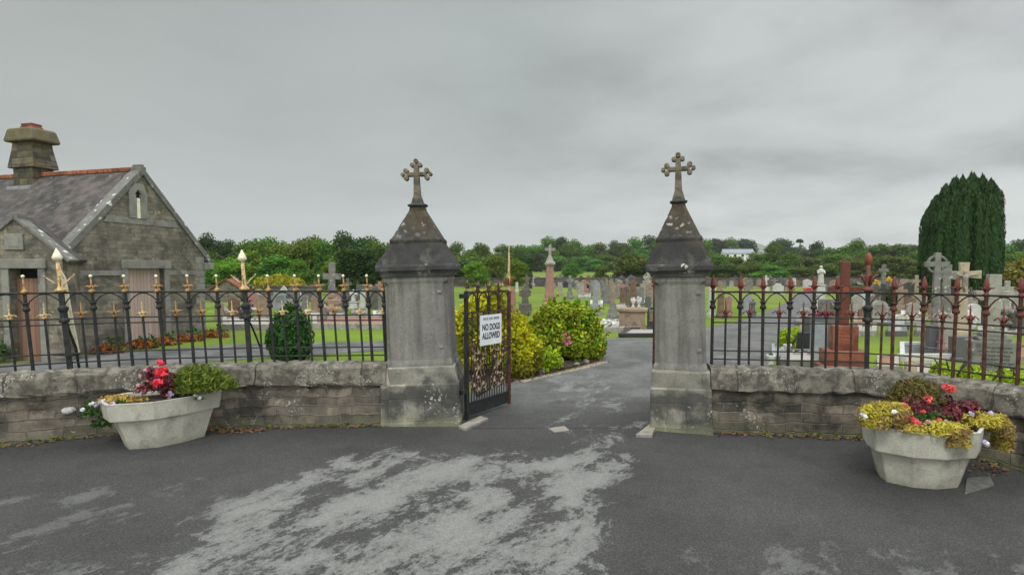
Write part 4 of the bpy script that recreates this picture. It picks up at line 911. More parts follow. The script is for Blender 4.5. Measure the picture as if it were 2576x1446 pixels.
GM['slate'] = plain('grave_grey_granite', (.115, .115, .12), (.075, .075, .08), .4, 40, spec=.4)
GM['red'] = stone('grave_red_granite', (.17, .048, .034), (.11, .036, .027), stain=(.2, (.15, .05, .03), 3), sc=4, bump=.1, rough=.45)
GM['redbrick'] = stone('grave_red_base', (.27, .098, .062), (.20, .07, .045), brick=(.42, .2, (.22, .07, .045), .006), sc=3, bump=.15, rough=.5)
GM['pink'] = stone('grave_pink_granite', (.40, .22, .185), (.30, .165, .14), stain=(.2, (.2, .12, .1), 2), sc=2, bump=.2, rough=.6)
GM['tan'] = stone('grave_tan', (.36, .27, .19), (.26, .19, .14), stain=(.3, (.14, .11, .085), 3), sc=2, bump=.4)
GM['brown'] = stone('grave_brown', (.24, .15, .10), (.16, .105, .075), stain=(.3, (.09, .065, .05), 3), sc=2, bump=.4)
GM['blue'] = stone('grave_blue_grey', (.33, .35, .37), (.25, .265, .285), stain=(.15, (.17, .18, .19), 2), sc=2, bump=.2)
GM['gravel'] = plain('grave_gravel', (.40, .37, .33), (.22, .2, .18), .95, 45, bump=.5)
GM['gravelred'] = plain('grave_gravel_red', (.30, .15, .10), (.20, .11, .08), .95, 40, bump=.5)
GM['text'] = plain('grave_lettering', (.10, .10, .095), None, .8)
CN = dict(grey='grey', mossy='dark mossy', pale='pale', white='white', slate='dark grey', tan='tan', pink='pinkish', brown='brown', dark='black', cream='cream', blue='blue grey')
SN = dict(round='round-topped', gothic='pointed', shoulder='shouldered', flat='square', peak='peaked', ogee='stepped')
def put(name, label, cat, px, yb, group=None, tilt=2., face=None):
    p = G(px, yb); v = math.atan2(-p.x, p.y)
    t = empty(name, p, label, cat, (v*.45 if face is None else R(face))+R(rnd.uniform(-5, 5)), group)
    t.rotation_euler.x = R(rnd.uniform(-tilt, tilt)*.5); t.rotation_euler.y = R(rnd.uniform(-tilt, tilt)*.6); return t
def dims(px, yt, yb, w):
    Y = G(px, yb).y; return w/F*Y, EYE+(HZ-yt)/F*Y
def arc(cx, cz, rx, rz, a0, a1, n=9):
    return [(cx+rx*math.cos(R(a0+(a1-a0)*i/n)), cz+rz*math.sin(R(a0+(a1-a0)*i/n))) for i in range(n+1)]
def lines(par, w, z0, z1, y, rows=5, seed=0, mat=None):
    r = random.Random(seed); mb = MB()
    for i in range(rows):
        z = z1-(z1-z0)*(i+.5)/rows; x = -w/2*r.uniform(.7, 1)
        while x < w/2*.8:
            l = r.uniform(.05, .13)*w/.5; mb.box((min(x+l/2, w/2), y, z), (l*.8, .004, (z1-z0)/rows*.42)); x += l
    mb.build('inscription', mat or GM['text'], par)['kind'] = 'stuff'
def headstone(label, px, yt, yb, w, mat, top='round', group=None, base=True, th=.12, text=False, cap=None, tilt=3., cat='headstone', face=None):
    Wd, H = dims(px, yt, yb, w); H = max(H, .35); t = put('headstone', label, cat, px, yb, group, tilt, face); a = Wd/2*(.86 if base else 1)
    zb = min(.22, H*.2) if base else -.05
    if base: MB().loft([[(x*k, y*k, z) for x, y in ((-Wd/2, -th), (Wd/2, -th), (Wd/2, th*1.1), (-Wd/2, th*1.1))] for z, k in ((-.06, 1.), (zb*.8, 1.), (zb, .95))]).build('base', GM[mat], t, bevel=.01)
    if top == 'round': o = [(-a, zb), (a, zb)]+arc(0, H-a*.8, a, a*.8, 0, 180)
    elif top == 'gothic': o = [(-a, zb), (a, zb), (a, H-a*1.3), (a*.62, H-a*.62), (0, H), (-a*.62, H-a*.62), (-a, H-a*1.3)]
    elif top == 'shoulder': o = [(-a, zb), (a, zb), (a, H-a*.55), (a*.7, H-a*.5)]+arc(0, H-a*.5, a*.62, a*.5, 0, 180)+[(-a*.7, H-a*.5), (-a, H-a*.55)]
    elif top == 'peak': o = [(-a, zb), (a, zb), (a, H-a*.4), (0, H), (-a, H-a*.4)]
    elif top == 'ogee': o = [(-a, zb), (a, zb), (a, H-a*.5), (a*.5, H-a*.22), (a*.3, H-.0), (-a*.3, H), (-a*.5, H-a*.22), (-a, H-a*.5)]
    else: o = [(-a, zb), (a, zb), (a, H), (-a, H)]
    tb = MB().slab(o, -th/2, th/2).build('tablet', GM[mat], t, bevel=.012)
    if text: lines(tb, a*1.5, zb+(H-zb)*.25, H-a*.6, -th/2-.002, 6, int(px), GM['text'] if mat not in ('dark', 'slate', 'mossy') else GM['cream'])
    return t
def cross(label, px, yt, yb, w, mat, ped=.3, sw=.24, arm=.3, th=.14, celtic=False, group=None, steps=2, pw=1.0, flare=0., cat='cross', matp=None, shaftk=1.25, tilt=2.):
    """cross monument: w = arm span in pixels, arm = height of the arms below the top as a share of the cross, ped = pedestal share"""
    Wd, H = dims(px, yt, yb, w); t = put('cross_monument', label, cat, px, yb, group, tilt); zp = H*ped; P_ = MB(); pk = Wd*pw/2
    for i in range(steps):
        a = zp*i/steps; b = zp*(i+1)/steps; k = pk*(1-.22*i); P_.loft([[(x*s, y*s, z) for x, y in ((-k, -k*.7), (k, -k*.7), (k, k*.7), (-k, k*.7))] for z, s in ((a-.05*(i == 0), 1.), (b-.03, .97), (b, .88))])
    if steps: P_.build('pedestal', GM[matp or mat], t, bevel=.012)
    s = Wd*sw/2; z0 = zp if steps else -.05; za = H-(H-z0)*arm; c = MB()
    c.slab([(-s*shaftk, z0), (s*shaftk, z0), (s, za-s), (s, H) if not flare else (s*(1+flare), H), (-s, H) if not flare else (-s*(1+flare), H), (-s, za-s)], -th/2, th/2)
    for g_ in (-1, 1):
        c.slab([(g_*s*.99, za-s*.95), (g_*Wd/2, za-s*(.95+flare)), (g_*Wd/2, za+s*(.95+flare)), (g_*s*.99, za+s*.95)][::g_], -th/2*.96, th/2*.96)
    if celtic:
        r0 = Wd*.43; r1 = Wd*.345
        for q in range(4):
            a0 = q*90+12; a1 = q*90+78; c.slab(arc(0, za, r0, r0, a0, a1, 7)+arc(0, za, r1, r1, a1, a0, 7), -th*.35, th*.35)
        c.slab([(-s*1.15, H-s*2.2), (s*1.15, H-s*2.2), (0, H+s*.3)], -th*.45, th*.45)
    c.build('cross', GM[mat], t, bevel=.012); return t, H, za
def plot(label, px0, px1, y0, y1, mat, fill, h=.18, kw=.14, cat='grave plot', skew=0):
    """kerbed grave: pixel outline on the ground, front edge at y0 (nearer), back at y1"""
    q = [G(px0, y0), G(px1, y0), G(px1+skew, y1), G(px0+skew, y1)]; c = sum(q, Vector())/4
    t = empty('grave_plot', (c.x, c.y, 0), label, cat); q = [v-Vector((c.x, c.y, 0)) for v in q]
    k = MB()
    for a, b in zip(q, q[1:]+q[:1]):
        d = (b-a); L = d.length; d.normalize(); n = Vector((-d.y, d.x, 0)); m = (a+b)/2+n*kw/2
        k.box((m.x, m.y, h/2-.02), (L-kw*.0-.004, kw, h+.04), math.atan2(d.y, d.x))
    # butt the two side kerbs in between: lift them a little so that no faces coincide
    k.v = [(x, y, z+(.003 if (i//8) % 2 else 0)) for i, (x, y, z) in enumerate(k.v)]
    k.build('kerb', GM[mat], t, bevel=.012)
    MB().prism([(v.x*.96, v.y*.96) for v in q], -.02, h*.55).build('filling', GM[fill], t); return t
def statue(label, px, yt, yb, w, mat, cat='statue', wings=False, group=None):
    Wd, H = dims(px, yt, yb, w); t = put('grave_statue', label, cat, px, yb, group)
    zp = H*.36; MB().loft([[(x*k, y*k, z) for x, y in ((-Wd*.5, -Wd*.4), (Wd*.5, -Wd*.4), (Wd*.5, Wd*.4), (-Wd*.5, Wd*.4))] for z, k in ((-.05, 1.), (zp*.25, 1.), (zp*.28, .85), (zp*.85, .78), (zp*.88, .95), (zp, .95))]).build('pedestal', GM[mat], t, bevel=.01)
    h = H-zp; r = min(Wd*.36, h*.2); b = MB().lathe([(r*1.0, zp), (r*.95, zp+h*.1), (r*.8, zp+h*.42), (r*.85, zp+h*.62), (r*.95, zp+h*.72), (r*.75, zp+h*.8), (r*.34, zp+h*.83), (r*.32, zp+h*.86), (r*.48, zp+h*.9), (r*.46, zp+h*.96), (r*.15, zp+h*1.0)], 12)
    for s in (-1, 1): b.tube([(s*r*.9, 0, zp+h*.74), (s*r*1.0, -r*.5, zp+h*.58), (s*r*.15, -r*1.05, zp+h*.66)], [r*.26, r*.24, r*.16], 7)
    if wings:
        for s in (-1, 1): b.slab([(s*r*.2, zp+h*.75), (s*r*1.2, zp+h*.98), (s*r*1.75, zp+h*.8), (s*r*1.45, zp+h*.35), (s*r*.6, zp+h*.3)][::s], r*.55, r*.72)
    b.build('figure', GM[mat], t, smooth=True); return t
def rough_rock(mb, c, r, seed, n=9):
    q = random.Random(seed); mb.loft([[(c[0]+r[0]*max(math.sin(math.pi*i/5), .05)*math.cos(2*math.pi*j/n)*q.uniform(.85, 1.12), c[1]+r[1]*max(math.sin(math.pi*i/5), .05)*math.sin(2*math.pi*j/n)*q.uniform(.85, 1.12), c[2]-r[2]*math.cos(math.pi*i/5)*q.uniform(.9, 1.05)) for j in range(n)] for i in range(6)])

# --- left part, seen through the left railing
plot('long low kerbed grave with reddish gravel beyond the left path', 786, 990, 829, 806, 'pale', 'gravelred', .26, .2)
plot('pale kerbed grave plot right of the lodge, in front of the brown headstone', 560, 690, 830, 806, 'pale', 'gravel', .24, .2)
t, H, za = cross('tall grey stone cross on a rough rock cairn left of the gate', 834, 660, 792, 44, 'grey', ped=.33, steps=0, sw=.36, arm=.26, shaftk=1.1)
ck = MB(); w_, _ = dims(834, 660, 792, 44)
for i, (dx, dy, z, r) in enumerate([(-.3, -.1, .25, .34), (.3, -.1, .22, .36), (0, -.2, .3, .36), (.05, .1, .7, .42), (-.22, .05, .75, .26), (.25, .1, .62, .26), (0, .25, .35, .4), (0, 0, 1.05, .26)]): rough_rock(ck, (dx, dy, z), (r, r*.8, r*.85), i)
ck.build('cairn', GM['tan'], t)
headstone('broad brown headstone behind the left railing post', 662, 742, 806, 34, 'tan', 'flat', th=.2)
headstone('brown rounded headstone between the lodge and the railing post', 590, 748, 800, 30, 'brown', 'round', th=.2)
headstone('small tan headstone against the right corner of the lodge', 552, 757, 806, 24, 'tan', 'shoulder')
headstone('pale blue grey headstone under the golden hedge', 705, 734, 778, 34, 'blue', 'flat', th=.2, text=True)
headstone('grey headstone right of the egg-shaped bush', 768, 742, 785, 20, 'grey', 'round')
headstone('rust-streaked headstone left of the tall cairn cross', 793, 738, 790, 22, 'tan', 'gothic')
statue('white angel statue between the cairn cross and the left pillar', 889, 728, 776, 22, 'white', wings=True)
headstone('white heart-topped headstone beside the white angel', 912, 728, 776, 15, 'white', 'ogee')
headstone('weathered brown headstone near the left gate pillar', 944, 716, 778, 24, 'mossy', 'gothic')
headstone('low grey headstone right of the white angel', 960, 742, 782, 20, 'grey', 'shoulder')
cross('pale cross just left of the left gate pillar', 973, 700, 770, 20, 'pale', ped=.3)
headstone('dark shouldered headstone right of the cairn cross', 866, 738, 784, 18, 'slate', 'shoulder')
headstone('lilac grey headstone below the tall cairn cross', 815, 772, 812, 16, 'grey', 'round')
headstone('pale square headstone close behind the egg-shaped bush', 728, 752, 790, 18, 'pale', 'flat')
for px, yb, r in ((752, 768, .2), (624, 770, .22)):
    p = G(px, yb); t = empty('stone_urn', p, 'white marble urn %s' % ('above the egg-shaped bush' if px > 700 else 'beside the left railing post'), 'urn')
    MB().lathe([(r*.8, -.02), (r*.8, .1), (r*.35, .2), (r*.3, .35), (r*.9, .55), (r*1.0, .75), (r*.8, .9), (r*.2, 1.0)], 12).build('body', GM['white'], t, smooth=True)
    MB().box((0, 0, .06), (r*2.2, r*2.2, .16)).build('plinth', GM['white'], t)

# --- centre, seen through the gateway
Wd, H = dims(1382, 616, 775, 28); t = put('column_monument', 'tall pink granite column topped by a small stone cross, in the gateway', 'monument', 1382, 775, tilt=.3)
b = MB(); 
for z0, z1, w in ((-.05, .35, .95), (.35, .62, .78), (.62, .95, .62)): b.loft([[(x, y, z) for x, y in chamfer(w, .03)] for z in (z0, z1-.04)]+[[(x, y, z1) for x, y in chamfer(w*.9, .03)]])
b.build('pedestal', GM['pink'], t)
zc = EYE+(HZ-665)/F*36.8
MB().loft([[(x, y, z) for x, y in chamfer(w, .03)] for z, w in ((.95, .58), (1.2, .54), (zc-.1, .44))]).build('shaft', GM['pink'], t)
MB().loft([[(x, y, z) for x, y in chamfer(w, .03)] for z, w in ((zc-.1, .44), (zc, .66), (zc+.12, .68), (zc+.16, .5), (zc+.5, .26), (zc+.6, .2))]).build('capital', GM['pale'], t)
c = MB(); s = .085; za = zc+.98
c.slab([(-s*1.1, zc+.55), (s*1.1, zc+.55), (s, H), (-s, H)], -.08, .08); c.box((-.22, 0, za), (.24, .14, .16)); c.box((.22, 0, za), (.24, .14, .16)); c.build('cross', GM['pale'], t, bevel=.015)
cross('mossy dark cross stone left of the pink column', 1321, 727, 792, 30, 'mossy', ped=.45, sw=.5, arm=.3, celtic=True, steps=1, pw=1.1)
headstone('pinkish grey stone at the edge of the left gate leaf', 1290, 724, 785, 17, 'pink', 'gothic', th=.3)
headstone('slim white headstone left of the mossy cross', 1300, 709, 735, 8, 'white', 'round')
cross('grey stone cross on steps, left of the pink column and further off', 1324, 692, 735, 18, 'mossy', ped=.35, sw=.4)
cross('grey stone cross right of the pink column', 1433, 692, 752, 20, 'grey', ped=.3, sw=.4)
headstone('leaning pale headstone right of the pink column', 1409, 710, 742, 14, 'pale', 'flat', tilt=9)
statue('small white statue in the far row right of the pink column', 1466, 704, 728, 9, 'white')
t, H, za = cross('slender blue grey cross behind the variegated bush', 1496, 706, 792, 20, 'blue', ped=.32, sw=.55, arm=.16, steps=2, pw=1.5)
cross('brown stone pillar cross on stepped plinth in the gateway', 1541, 712, 802, 16, 'tan', ped=.45, sw=.6, arm=.2, steps=3, pw=1.9, matp='grey')
headstone('dark green headstone on the lawn in the gateway', 1566, 724, 748, 15, 'dark', 'flat')
headstone('thin dark slab beside the brown headstone in the gateway', 1577, 720, 774, 7, 'mossy', 'flat', th=.3)
headstone('brown rusty headstone near the right gate leaf', 1593, 706, 772, 17, 'brown', 'shoulder', th=.3)
t, H, za = cross('pale celtic cross half hidden by the right gate leaf', 1630, 680, 760, 26, 'pale', ped=.3, sw=.3, celtic=True)
headstone('tan headstone half hidden by the right gate leaf', 1633, 712, 765, 22, 'tan', 'round', th=.3)
p = G(1590, 830); t = empty('box_tomb', p, 'tan stone box tomb at the end of the drive', 'tomb', R(-14))
MB().loft([[(x*k, y*k, z) for x, y in ((-.58, -.4), (.58, -.4), (.58, .4), (-.58, .4))] for z, k in ((-.05, 1.), (.16, 1.), (.18, .9), (.78, .9))]).build('chest', GM['tan'], t, bevel=.02)
MB().loft([[(x*k, y*k, z) for x, y in ((-.62, -.44), (.62, -.44), (.62, .44), (-.62, .44))] for z, k in ((.78, .95), (.82, 1.), (.9, 1.), (.93, .96))]).build('lid', GM['tan'], t, bevel=.01)
for i, (px, py) in enumerate(((1592, 788), (1606, 788))):
    pp = A(px, py, 23.6); t2 = empty('flower_urn', (pp.x, pp.y, .93), ('white flower urn at the left end of the tan tomb', 'white flower urn at the right end of the tan tomb')[i], 'urn')
    MB().lathe([(.09, 0), (.09, .04), (.04, .08), (.05, .16), (.13, .3), (.11, .32)], 10).build('body', GM['white'], t2, smooth=True)
    mb = MB(); tuft(mb, (0, 0, .36), (.11, .11, .09), 60, .05); mb.build('flowers', LM['whitepetal'], t2)
headstone('black granite headstone beside the right gate leaf', 1638, 772, 832, 24, 'dark', 'shoulder', th=.2, text=True)
headstone('grey headstone behind the black granite one by the gate leaf', 1629, 744, 786, 17, 'slate', 'round')
plot('black granite kerbed grave at the end of the drive', 1556, 1655, 849, 832, 'dark', 'gravel', .16, .16, skew=24)
plot('pale kerbed grave behind the variegated bush', 1512, 1568, 836, 812, 'pale', 'gravel', .2, .16, skew=34)
mb = MB(); tuft(mb, (0, 0, .16), (.45, .3, .2), 240, .09); t = empty('flower_wreath', G(1524, 822), 'heap of white flowers on the pale kerbed grave', 'flowers'); mb.build('blooms', LM['whitepetal'], t)
mb = MB(); tuft(mb, (0, 0, .04), (.5, .35, .08), 90, .09); mb.build('leaves', LM['green'], t)

# --- right part, seen through the right railing
headstone('white headstone hard against the right gate pillar', 1789, 722, 798, 18, 'white', 'flat', th=.2)
headstone('rusty brown headstone right of the right gate pillar', 1811, 738, 800, 16, 'brown', 'round', th=.25)
headstone('pinkish headstone beside the rusty brown one', 1830, 744, 798, 17, 'pink', 'shoulder', th=.25)
headstone('blue grey headstone at the far side of the avenue', 1878, 742, 792, 22, 'blue', 'round', th=.25)
statue('small dark and white statue by the avenue', 1893, 752, 800, 16, 'slate')
headstone('white double headstone where the avenue narrows', 1956, 712, 740, 30, 'white', 'shoulder', th=.25)
t = headstone('white peaked headstone hung with a bright red wreath, beside the avenue', 2029, 702, 738, 24, 'white', 'peak', th=.25)
mb = MB(); Wd, H = dims(2029, 702, 738, 24); leaf_quads(mb, np.array([(nr.uniform(-.42, .42), -.2, nr.uniform(.3, .62)) for i in range(90)]), np.tile([[0, -1., 0]], (90, 1)), .14, 1.2, .5); mb.build('wreath', LM['coral'], t)
statue('tall white praying statue left of the red granite cross', 2063, 668, 742, 22, 'white')
headstone('white slab at the foot of the praying statue', 2066, 728, 752, 16, 'white', 'flat')
t, H, za = cross('tall red granite cross on a stepped red pedestal behind the right railing', 2118, 658, 938, 73, 'red', ped=.465, sw=.265, arm=.25, th=.2, steps=0, shaftk=1.1, tilt=.4)
pb = MB(); k = 13.6/F
def blk(mb, w, d, z0, z1, top=.96): mb.loft([[(x*s, y*s, z) for x, y in ((-w/2, -d/2), (w/2, -d/2), (w/2, d/2), (-w/2, d/2))] for z, s in ((z0, 1.), (z1-.03, 1.), (z1, top))])
blk(pb, 1.10, .8, -.05, .22); blk(pb, .92, .66, .22, .58); blk(pb, .55, .42, .58, 1.18); pb.build('pedestal', GM['redbrick'], t, bevel=.01)
em = MB(); em.lathe([(.02, -.02), (.07, -.015), (.08, 0), (.07, .015), (.02, .02)], 12); o = em.build('emblem', M['redorange'], t); o.matrix_local = Matrix.Translation((0, -.115, za))@Matrix.Rotation(R(90), 4, 'X')
lines(t, .42, .68, 1.1, -.215, 5, 3, M['redorange'])
headstone('tall pale blue headstone left of the red granite cross', 2056, 812, 902, 42, 'blue', 'flat', th=.16)
headstone('tan grey headstone behind the pale blue one', 2080, 752, 800, 46, 'grey', 'flat', th=.3)
mb = MB(); tuft(mb, (0, 0, .1), (.42, .12, .12), 160, .07); t = empty('grave_flowers', (A(2068, 806, 17.5).x, 17.5, 1.0), 'dark flowers lying on top of a low grave behind the pale blue headstone', 'flowers'); mb.build('blooms', LM['wine'], t); MB().box((0, .1, -.45), (.9, .4, 1.0)).build('stone', GM['slate'], t)
headstone('black headstone framed by the lime green hedge', 2018, 836, 888, 34, 'dark', 'flat', th=.16)
p = G(1986, 880); shrub('lime_hedge', 'small lime green hedge beside the black headstone', 'hedge', (p.x, p.y, 0), [((-.1, .1, .3), (.22, .25, .34)), ((.1, .35, .34), (.3, .2, .3)), ((.35, .45, .4), (.3, .2, .25))], 1300, .055, LM['lime'])
plot('kerbed grave with grey gravel before the black headstone', 1962, 2060, 926, 894, 'grey', 'gravel', .2, .13)
plot('kerbed grave with blue grey gravel beside the tarmac', 1940, 1972, 905, 872, 'blue', 'gravel', .12, .1)
for i, (px, yb, h, lab) in enumerate(((1938, 924, .33, 'white flower vase at the corner of the tarmac'), (1980, 893, .33, 'slim white vase before the lime green hedge'), (2004, 900, .2, 'squat white vase before the black headstone'))):
    p = G(px, yb); t = empty('grave_vase', p, lab, 'vase'); MB().lathe([(.09, -.01), (.1, .03), (.06, .07), (.07, h*.5), (.12, h*.92), (.115, h), (.08, h*.97)], 12).build('body', GM['white'], t, smooth=True)
    mb = MB(); tuft(mb, (0, 0, h), (.07, .07, .05), 30, .05); mb.build('stems', LM['green'], t)
p = G(2152, 772); LM['shrubdark'] = leafmat('leaf_dark_shrub', (.018, .05, .012), (.035, .085, .018), (.06, .12, .025))
shrub('round_bush', 'round green bush right of the red granite cross', 'shrub', (p.x, p.y, 0), [((0, 0, .75), (.75, .7, .8)), ((.35, 0, .5), (.5, .5, .5))], 1800, .13, LM['shrubdark'])
p = G(2241, 784); shrub('round_bush', 'round green bush below the yellow flowers', 'shrub', (p.x, p.y, 0), [((0, 0, .7), (.5, .5, .75))], 1100, .11, LM['shrubdark'])
cross('grey stone cross with yellow flowers either side', 2218, 665, 762, 22, 'grey', ped=.3, sw=.42, arm=.22)
LM['yellowflower'] = leafmat('petal_yellow', (.7, .42, .02), (.8, .52, .03), (.85, .6, .08))
p0 = G(2218, 760)
for i, (px, py, r) in enumerate(((2205, 712, .2), (2236, 706, .24))):
    p = A(px, py, p0.y-.5); t = empty('yellow_flower_stand', (p.x, p.y, 0), ('smaller yellow flower spray left of the grey cross', 'bigger yellow flower spray right of the grey cross')[i], 'flowers')
    mb = MB(); tuft(mb, (0, 0, p.z), (r, r*.8, r*1.4), 160, .1); mb.build('blooms', LM['yellowflower'], t); MB().tube([(0, 0, 0), (0, 0, p.z)], .02, 6).build('stem', M['iron'], t)
headstone('rounded pale headstone right of the right railing post', 2210, 756, 818, 40, 'pale', 'round', th=.25, text=True)
headstone('low white headstone right of the round bush', 2190, 738, 768, 14, 'white', 'round')
headstone('grey peaked headstone left of the yew', 2282, 708, 768, 34, 'grey', 'peak', th=.3)
cross('small cream cross at the left edge of the yew', 2304, 692, 775, 18, 'cream', ped=.4, sw=.4, pw=1.4)
t, H, za = cross('tall grey celtic cross in front of the yew', 2349, 636, 872, 54, 'grey', ped=.24, sw=.25, arm=.16, celtic=True, steps=2, pw=.62, tilt=.6)
cross('grey cross close beside the celtic cross', 2376, 666, 862, 40, 'grey', ped=.25, sw=.42, arm=.19, steps=1, pw=.9, flare=.3)
t, H, za = cross('cream stone crucifix with a pale figure, before the yew', 2417, 660, 850, 72, 'cream', ped=.2, sw=.23, arm=.2, flare=.3, steps=2, pw=.5, tilt=.5)
fg = MB(); s = .05
fg.lathe([(.03, za-.62), (.06, za-.5), (.085, za-.32), (.075, za-.2), (.10, za-.06), (.05, za+.0), (.035, za+.02), (.055, za+.06), (.05, za+.12), (.01, za+.15)], 9)
for q_ in (-1, 1): fg.tube([(q_*.09, 0, za-.06), (q_*.25, 0, za+.0), (q_*.42, 0, za+.03)], [.035, .03, .02], 6)
fg.v = [(x, y-.13, z) for x, y, z in fg.v]; fg.build('figure', GM['pale'], t, smooth=True)
headstone('rounded white-topped headstone below the celtic cross', 2371, 786, 884, 44, 'pale', 'round', th=.2)
headstone('grey panelled headstone at the foot of the celtic cross', 2346, 818, 884, 36, 'slate', 'flat', th=.25)
statue('small reddish statue niche below the celtic cross', 2366, 806, 888, 18, 'pink')
headstone('rounded white headstone between the crucifix and the plain cross', 2447, 764, 812, 30, 'white', 'round', th=.25)
p = G(2428, 838); t = empty('boulder_headstone', p, 'rough white boulder on the dark grave below the crucifix', 'headstone'); mb = MB(); rough_rock(mb, (0, 0, .45), (.36, .25, .52), 5, 11); mb.build('boulder', GM['white'], t)
headstone('dark broad headstone below the crucifix', 2415, 846, 908, 50, 'slate', 'flat', th=.3, tilt=4)
t, H, za = cross('plain pale cross on a stepped plinth above a big inscribed tablet', 2488, 690, 950, 76, 'pale', ped=.42, sw=.34, arm=.20, th=.2, steps=0, tilt=.5, shaftk=1.05)
pb = MB(); blk(pb, 1.02, .7, -.05, .12, 1.); blk(pb, .86, .5, .12, .88, .97); blk(pb, .62, .44, .88, .97); blk(pb, .44, .36, .97, 1.06); pb.build('pedestal', GM['grey'], t, bevel=.01); lines(t, .66, .25, .78, -.256, 6, 8)
cross('small pale cross behind the plain cross, at the yew\'s right edge', 2528, 706, 800, 26, 'pale', ped=.3, sw=.4)
p = G(2524, 836); t = empty('cairn', p, 'mottled rock cairn right of the plain cross', 'cairn'); mb = MB()
for i in range(16): rough_rock(mb, (rnd.uniform(-.35, .35), rnd.uniform(-.2, .2), .12+i*.055), (rnd.uniform(.14, .26), .2, rnd.uniform(.1, .17)), i)
mb.build('rocks', GM['grey'], t)
for px, yb, w_, lab, m in ((2562, 842, 26, 'grey headstone at the right edge of the view', 'slate'), (2556, 800, 22, 'pale rounded headstone at the right edge of the view', 'pale')): headstone(lab, px, yb-66, yb, w_, m, 'round', th=.25)
plot('black polished ledger grave with a white kerb behind the right railing', 2262, 2420, 908, 874, 'white', 'dark', .2, .12)
plot('reddish gravel grave at the right edge behind the railing', 2535, 2600, 915, 880, 'tan', 'gravelred', .2, .12)
plot('pink gravel grave just right of the railing post', 2205, 2260, 935, 905, 'pale', 'gravelred', .15, .1)
plot('pale gravel grave in the front row, left of the low lime hedge', 2270, 2355, 962, 925, 'pale', 'gravel', .15, .1)
headstone('low pink stone in the front row below the ledger grave', 2288, 905, 950, 26, 'cream', 'round', th=.2)
for i, (px, y, w_, lab) in enumerate(((2400, 972, 52, 'low lime green box hedge in front of the dark grave'), (2490, 985, 62, 'low lime green box hedge below the inscribed tablet'), (2566, 990, 52, 'low lime green box hedge at the right edge of the view'))):
    p = G(px, y); ww = w_/F*p.y/2; shrub('box_hedge', lab, 'hedge', (p.x, p.y+.1, 0), [((-ww*.6, 0, .17), (ww*.6, .25, .24)), ((ww*.5, .05, .16), (ww*.6, .25, .22)), ((0, .3, .2), (ww*.8, .25, .26))], 1300, .05, LM['lime'])
p = G(2555, 760); shrub('yellow_green_bush', 'yellow green bush right of the yew', 'shrub', (p.x, p.y, 0), [((0, 0, 1.6), (1.5, 1.3, 1.6)), ((1.6, .3, 1.9), (1.6, 1.3, 1.9)), ((-.4, .2, .8), (1.2, 1., .9)), ((3., 0, 1.5), (1.5, 1.2, 1.6))], 3200, .22, leafmat('leaf_yellow_green', (.09, .10, .015), (.16, .155, .02), (.25, .19, .03)))

# --- smaller stones of the further rows: each its own, one shared description per stretch
far = [('bpath', 'small weathered headstone in the far rows behind the left railing', 560, 985, 726, 778, 34), ('gate', 'small weathered headstone in the far rows seen through the gateway', 1300, 1640, 706, 726, 74),
       ('lawn', 'scattered headstone on the lawn beyond the drive', 1450, 1640, 726, 772, 24), ('right', 'small weathered headstone in the far rows behind the right railing', 1800, 2300, 707, 736, 80), ('midr', 'weathered headstone in the middle rows behind the right railing', 2100, 2575, 746, 805, 34)]
for key, lab, x0, x1, y0, y1, n in far:
    for i in range(n):
        px = x0+(x1-x0)*(i+rnd.uniform(.1, .9))/n; yb = rnd.uniform(y0, y1)
        if key == 'right' and 1890 < px < 2100 and yb < 745 and abs(px-(2070-(yb-712)*1.9)) < 34: px += 80 if px > 2000 else -70
        Y = G(px, yb).y; hh = rnd.uniform(.75, 1.5); yt = HZ-(hh-EYE)*F/Y; w_ = rnd.uniform(.55, .95)*F/Y
        m = rnd.choice(['grey', 'grey', 'mossy', 'pale', 'white', 'slate', 'tan', 'pink', 'brown', 'dark'])
        where = lab.split('headstone ')[1]; sz = lab.split('headstone')[0].replace('weathered', '').replace('scattered', '').split(); sz = ' '.join(sz)
        if rnd.random() < .28: cross(' '.join((sz+' '+CN[m]+' stone cross '+where).split()), px, yt-.5*F/Y, yb, w_, m, ped=.3, sw=.36, group='headstones '+key, cat='cross', steps=1)
        else:
            sh_ = rnd.choice(['round', 'gothic', 'shoulder', 'flat', 'peak', 'ogee']); headstone(' '.join((sz+' '+CN[m]+' '+SN[sh_]+' headstone '+where).split()), px, yt, yb, w_, m, sh_, group='headstones '+key, th=.2)

for row, (yb, y1) in enumerate(((800, 789), (820, 806), (846, 828))):
    for i in range(8):
        px = 1995+row*22+i*74+rnd.uniform(-14, 14)
        if px > 2575 or (px < 2040 and row == 0): continue
        km = rnd.choice(['pale', 'grey', 'slate', 'tan', 'white']); fm = rnd.choice(['gravel', 'gravel', 'gravelred', 'slate']); rw = ('rear', 'centre', 'front')[row]
        plot('%s kerbed grave with %s behind the right railing, %s row' % (CN[km], {'gravel': 'pale gravel', 'gravelred': 'red gravel', 'slate': 'dark stone'}[fm], rw), px-24, px+24, yb, y1, km, fm, rnd.uniform(.14, .26), .16)['group'] = 'kerbed graves right'
        if rnd.random() < .75:
            hm_ = rnd.choice(['pale', 'grey', 'grey', 'mossy', 'slate', 'tan', 'white', 'brown']); sh_ = rnd.choice(['round', 'gothic', 'shoulder', 'flat', 'ogee'])
            headstone('%s %s headstone at the back of a kerbed grave, %s row behind the railing' % (CN[hm_], SN[sh_], rw), px, y1-rnd.uniform(26, 44), y1, rnd.uniform(22, 34), hm_, sh_, group='headstones midr', th=.2)
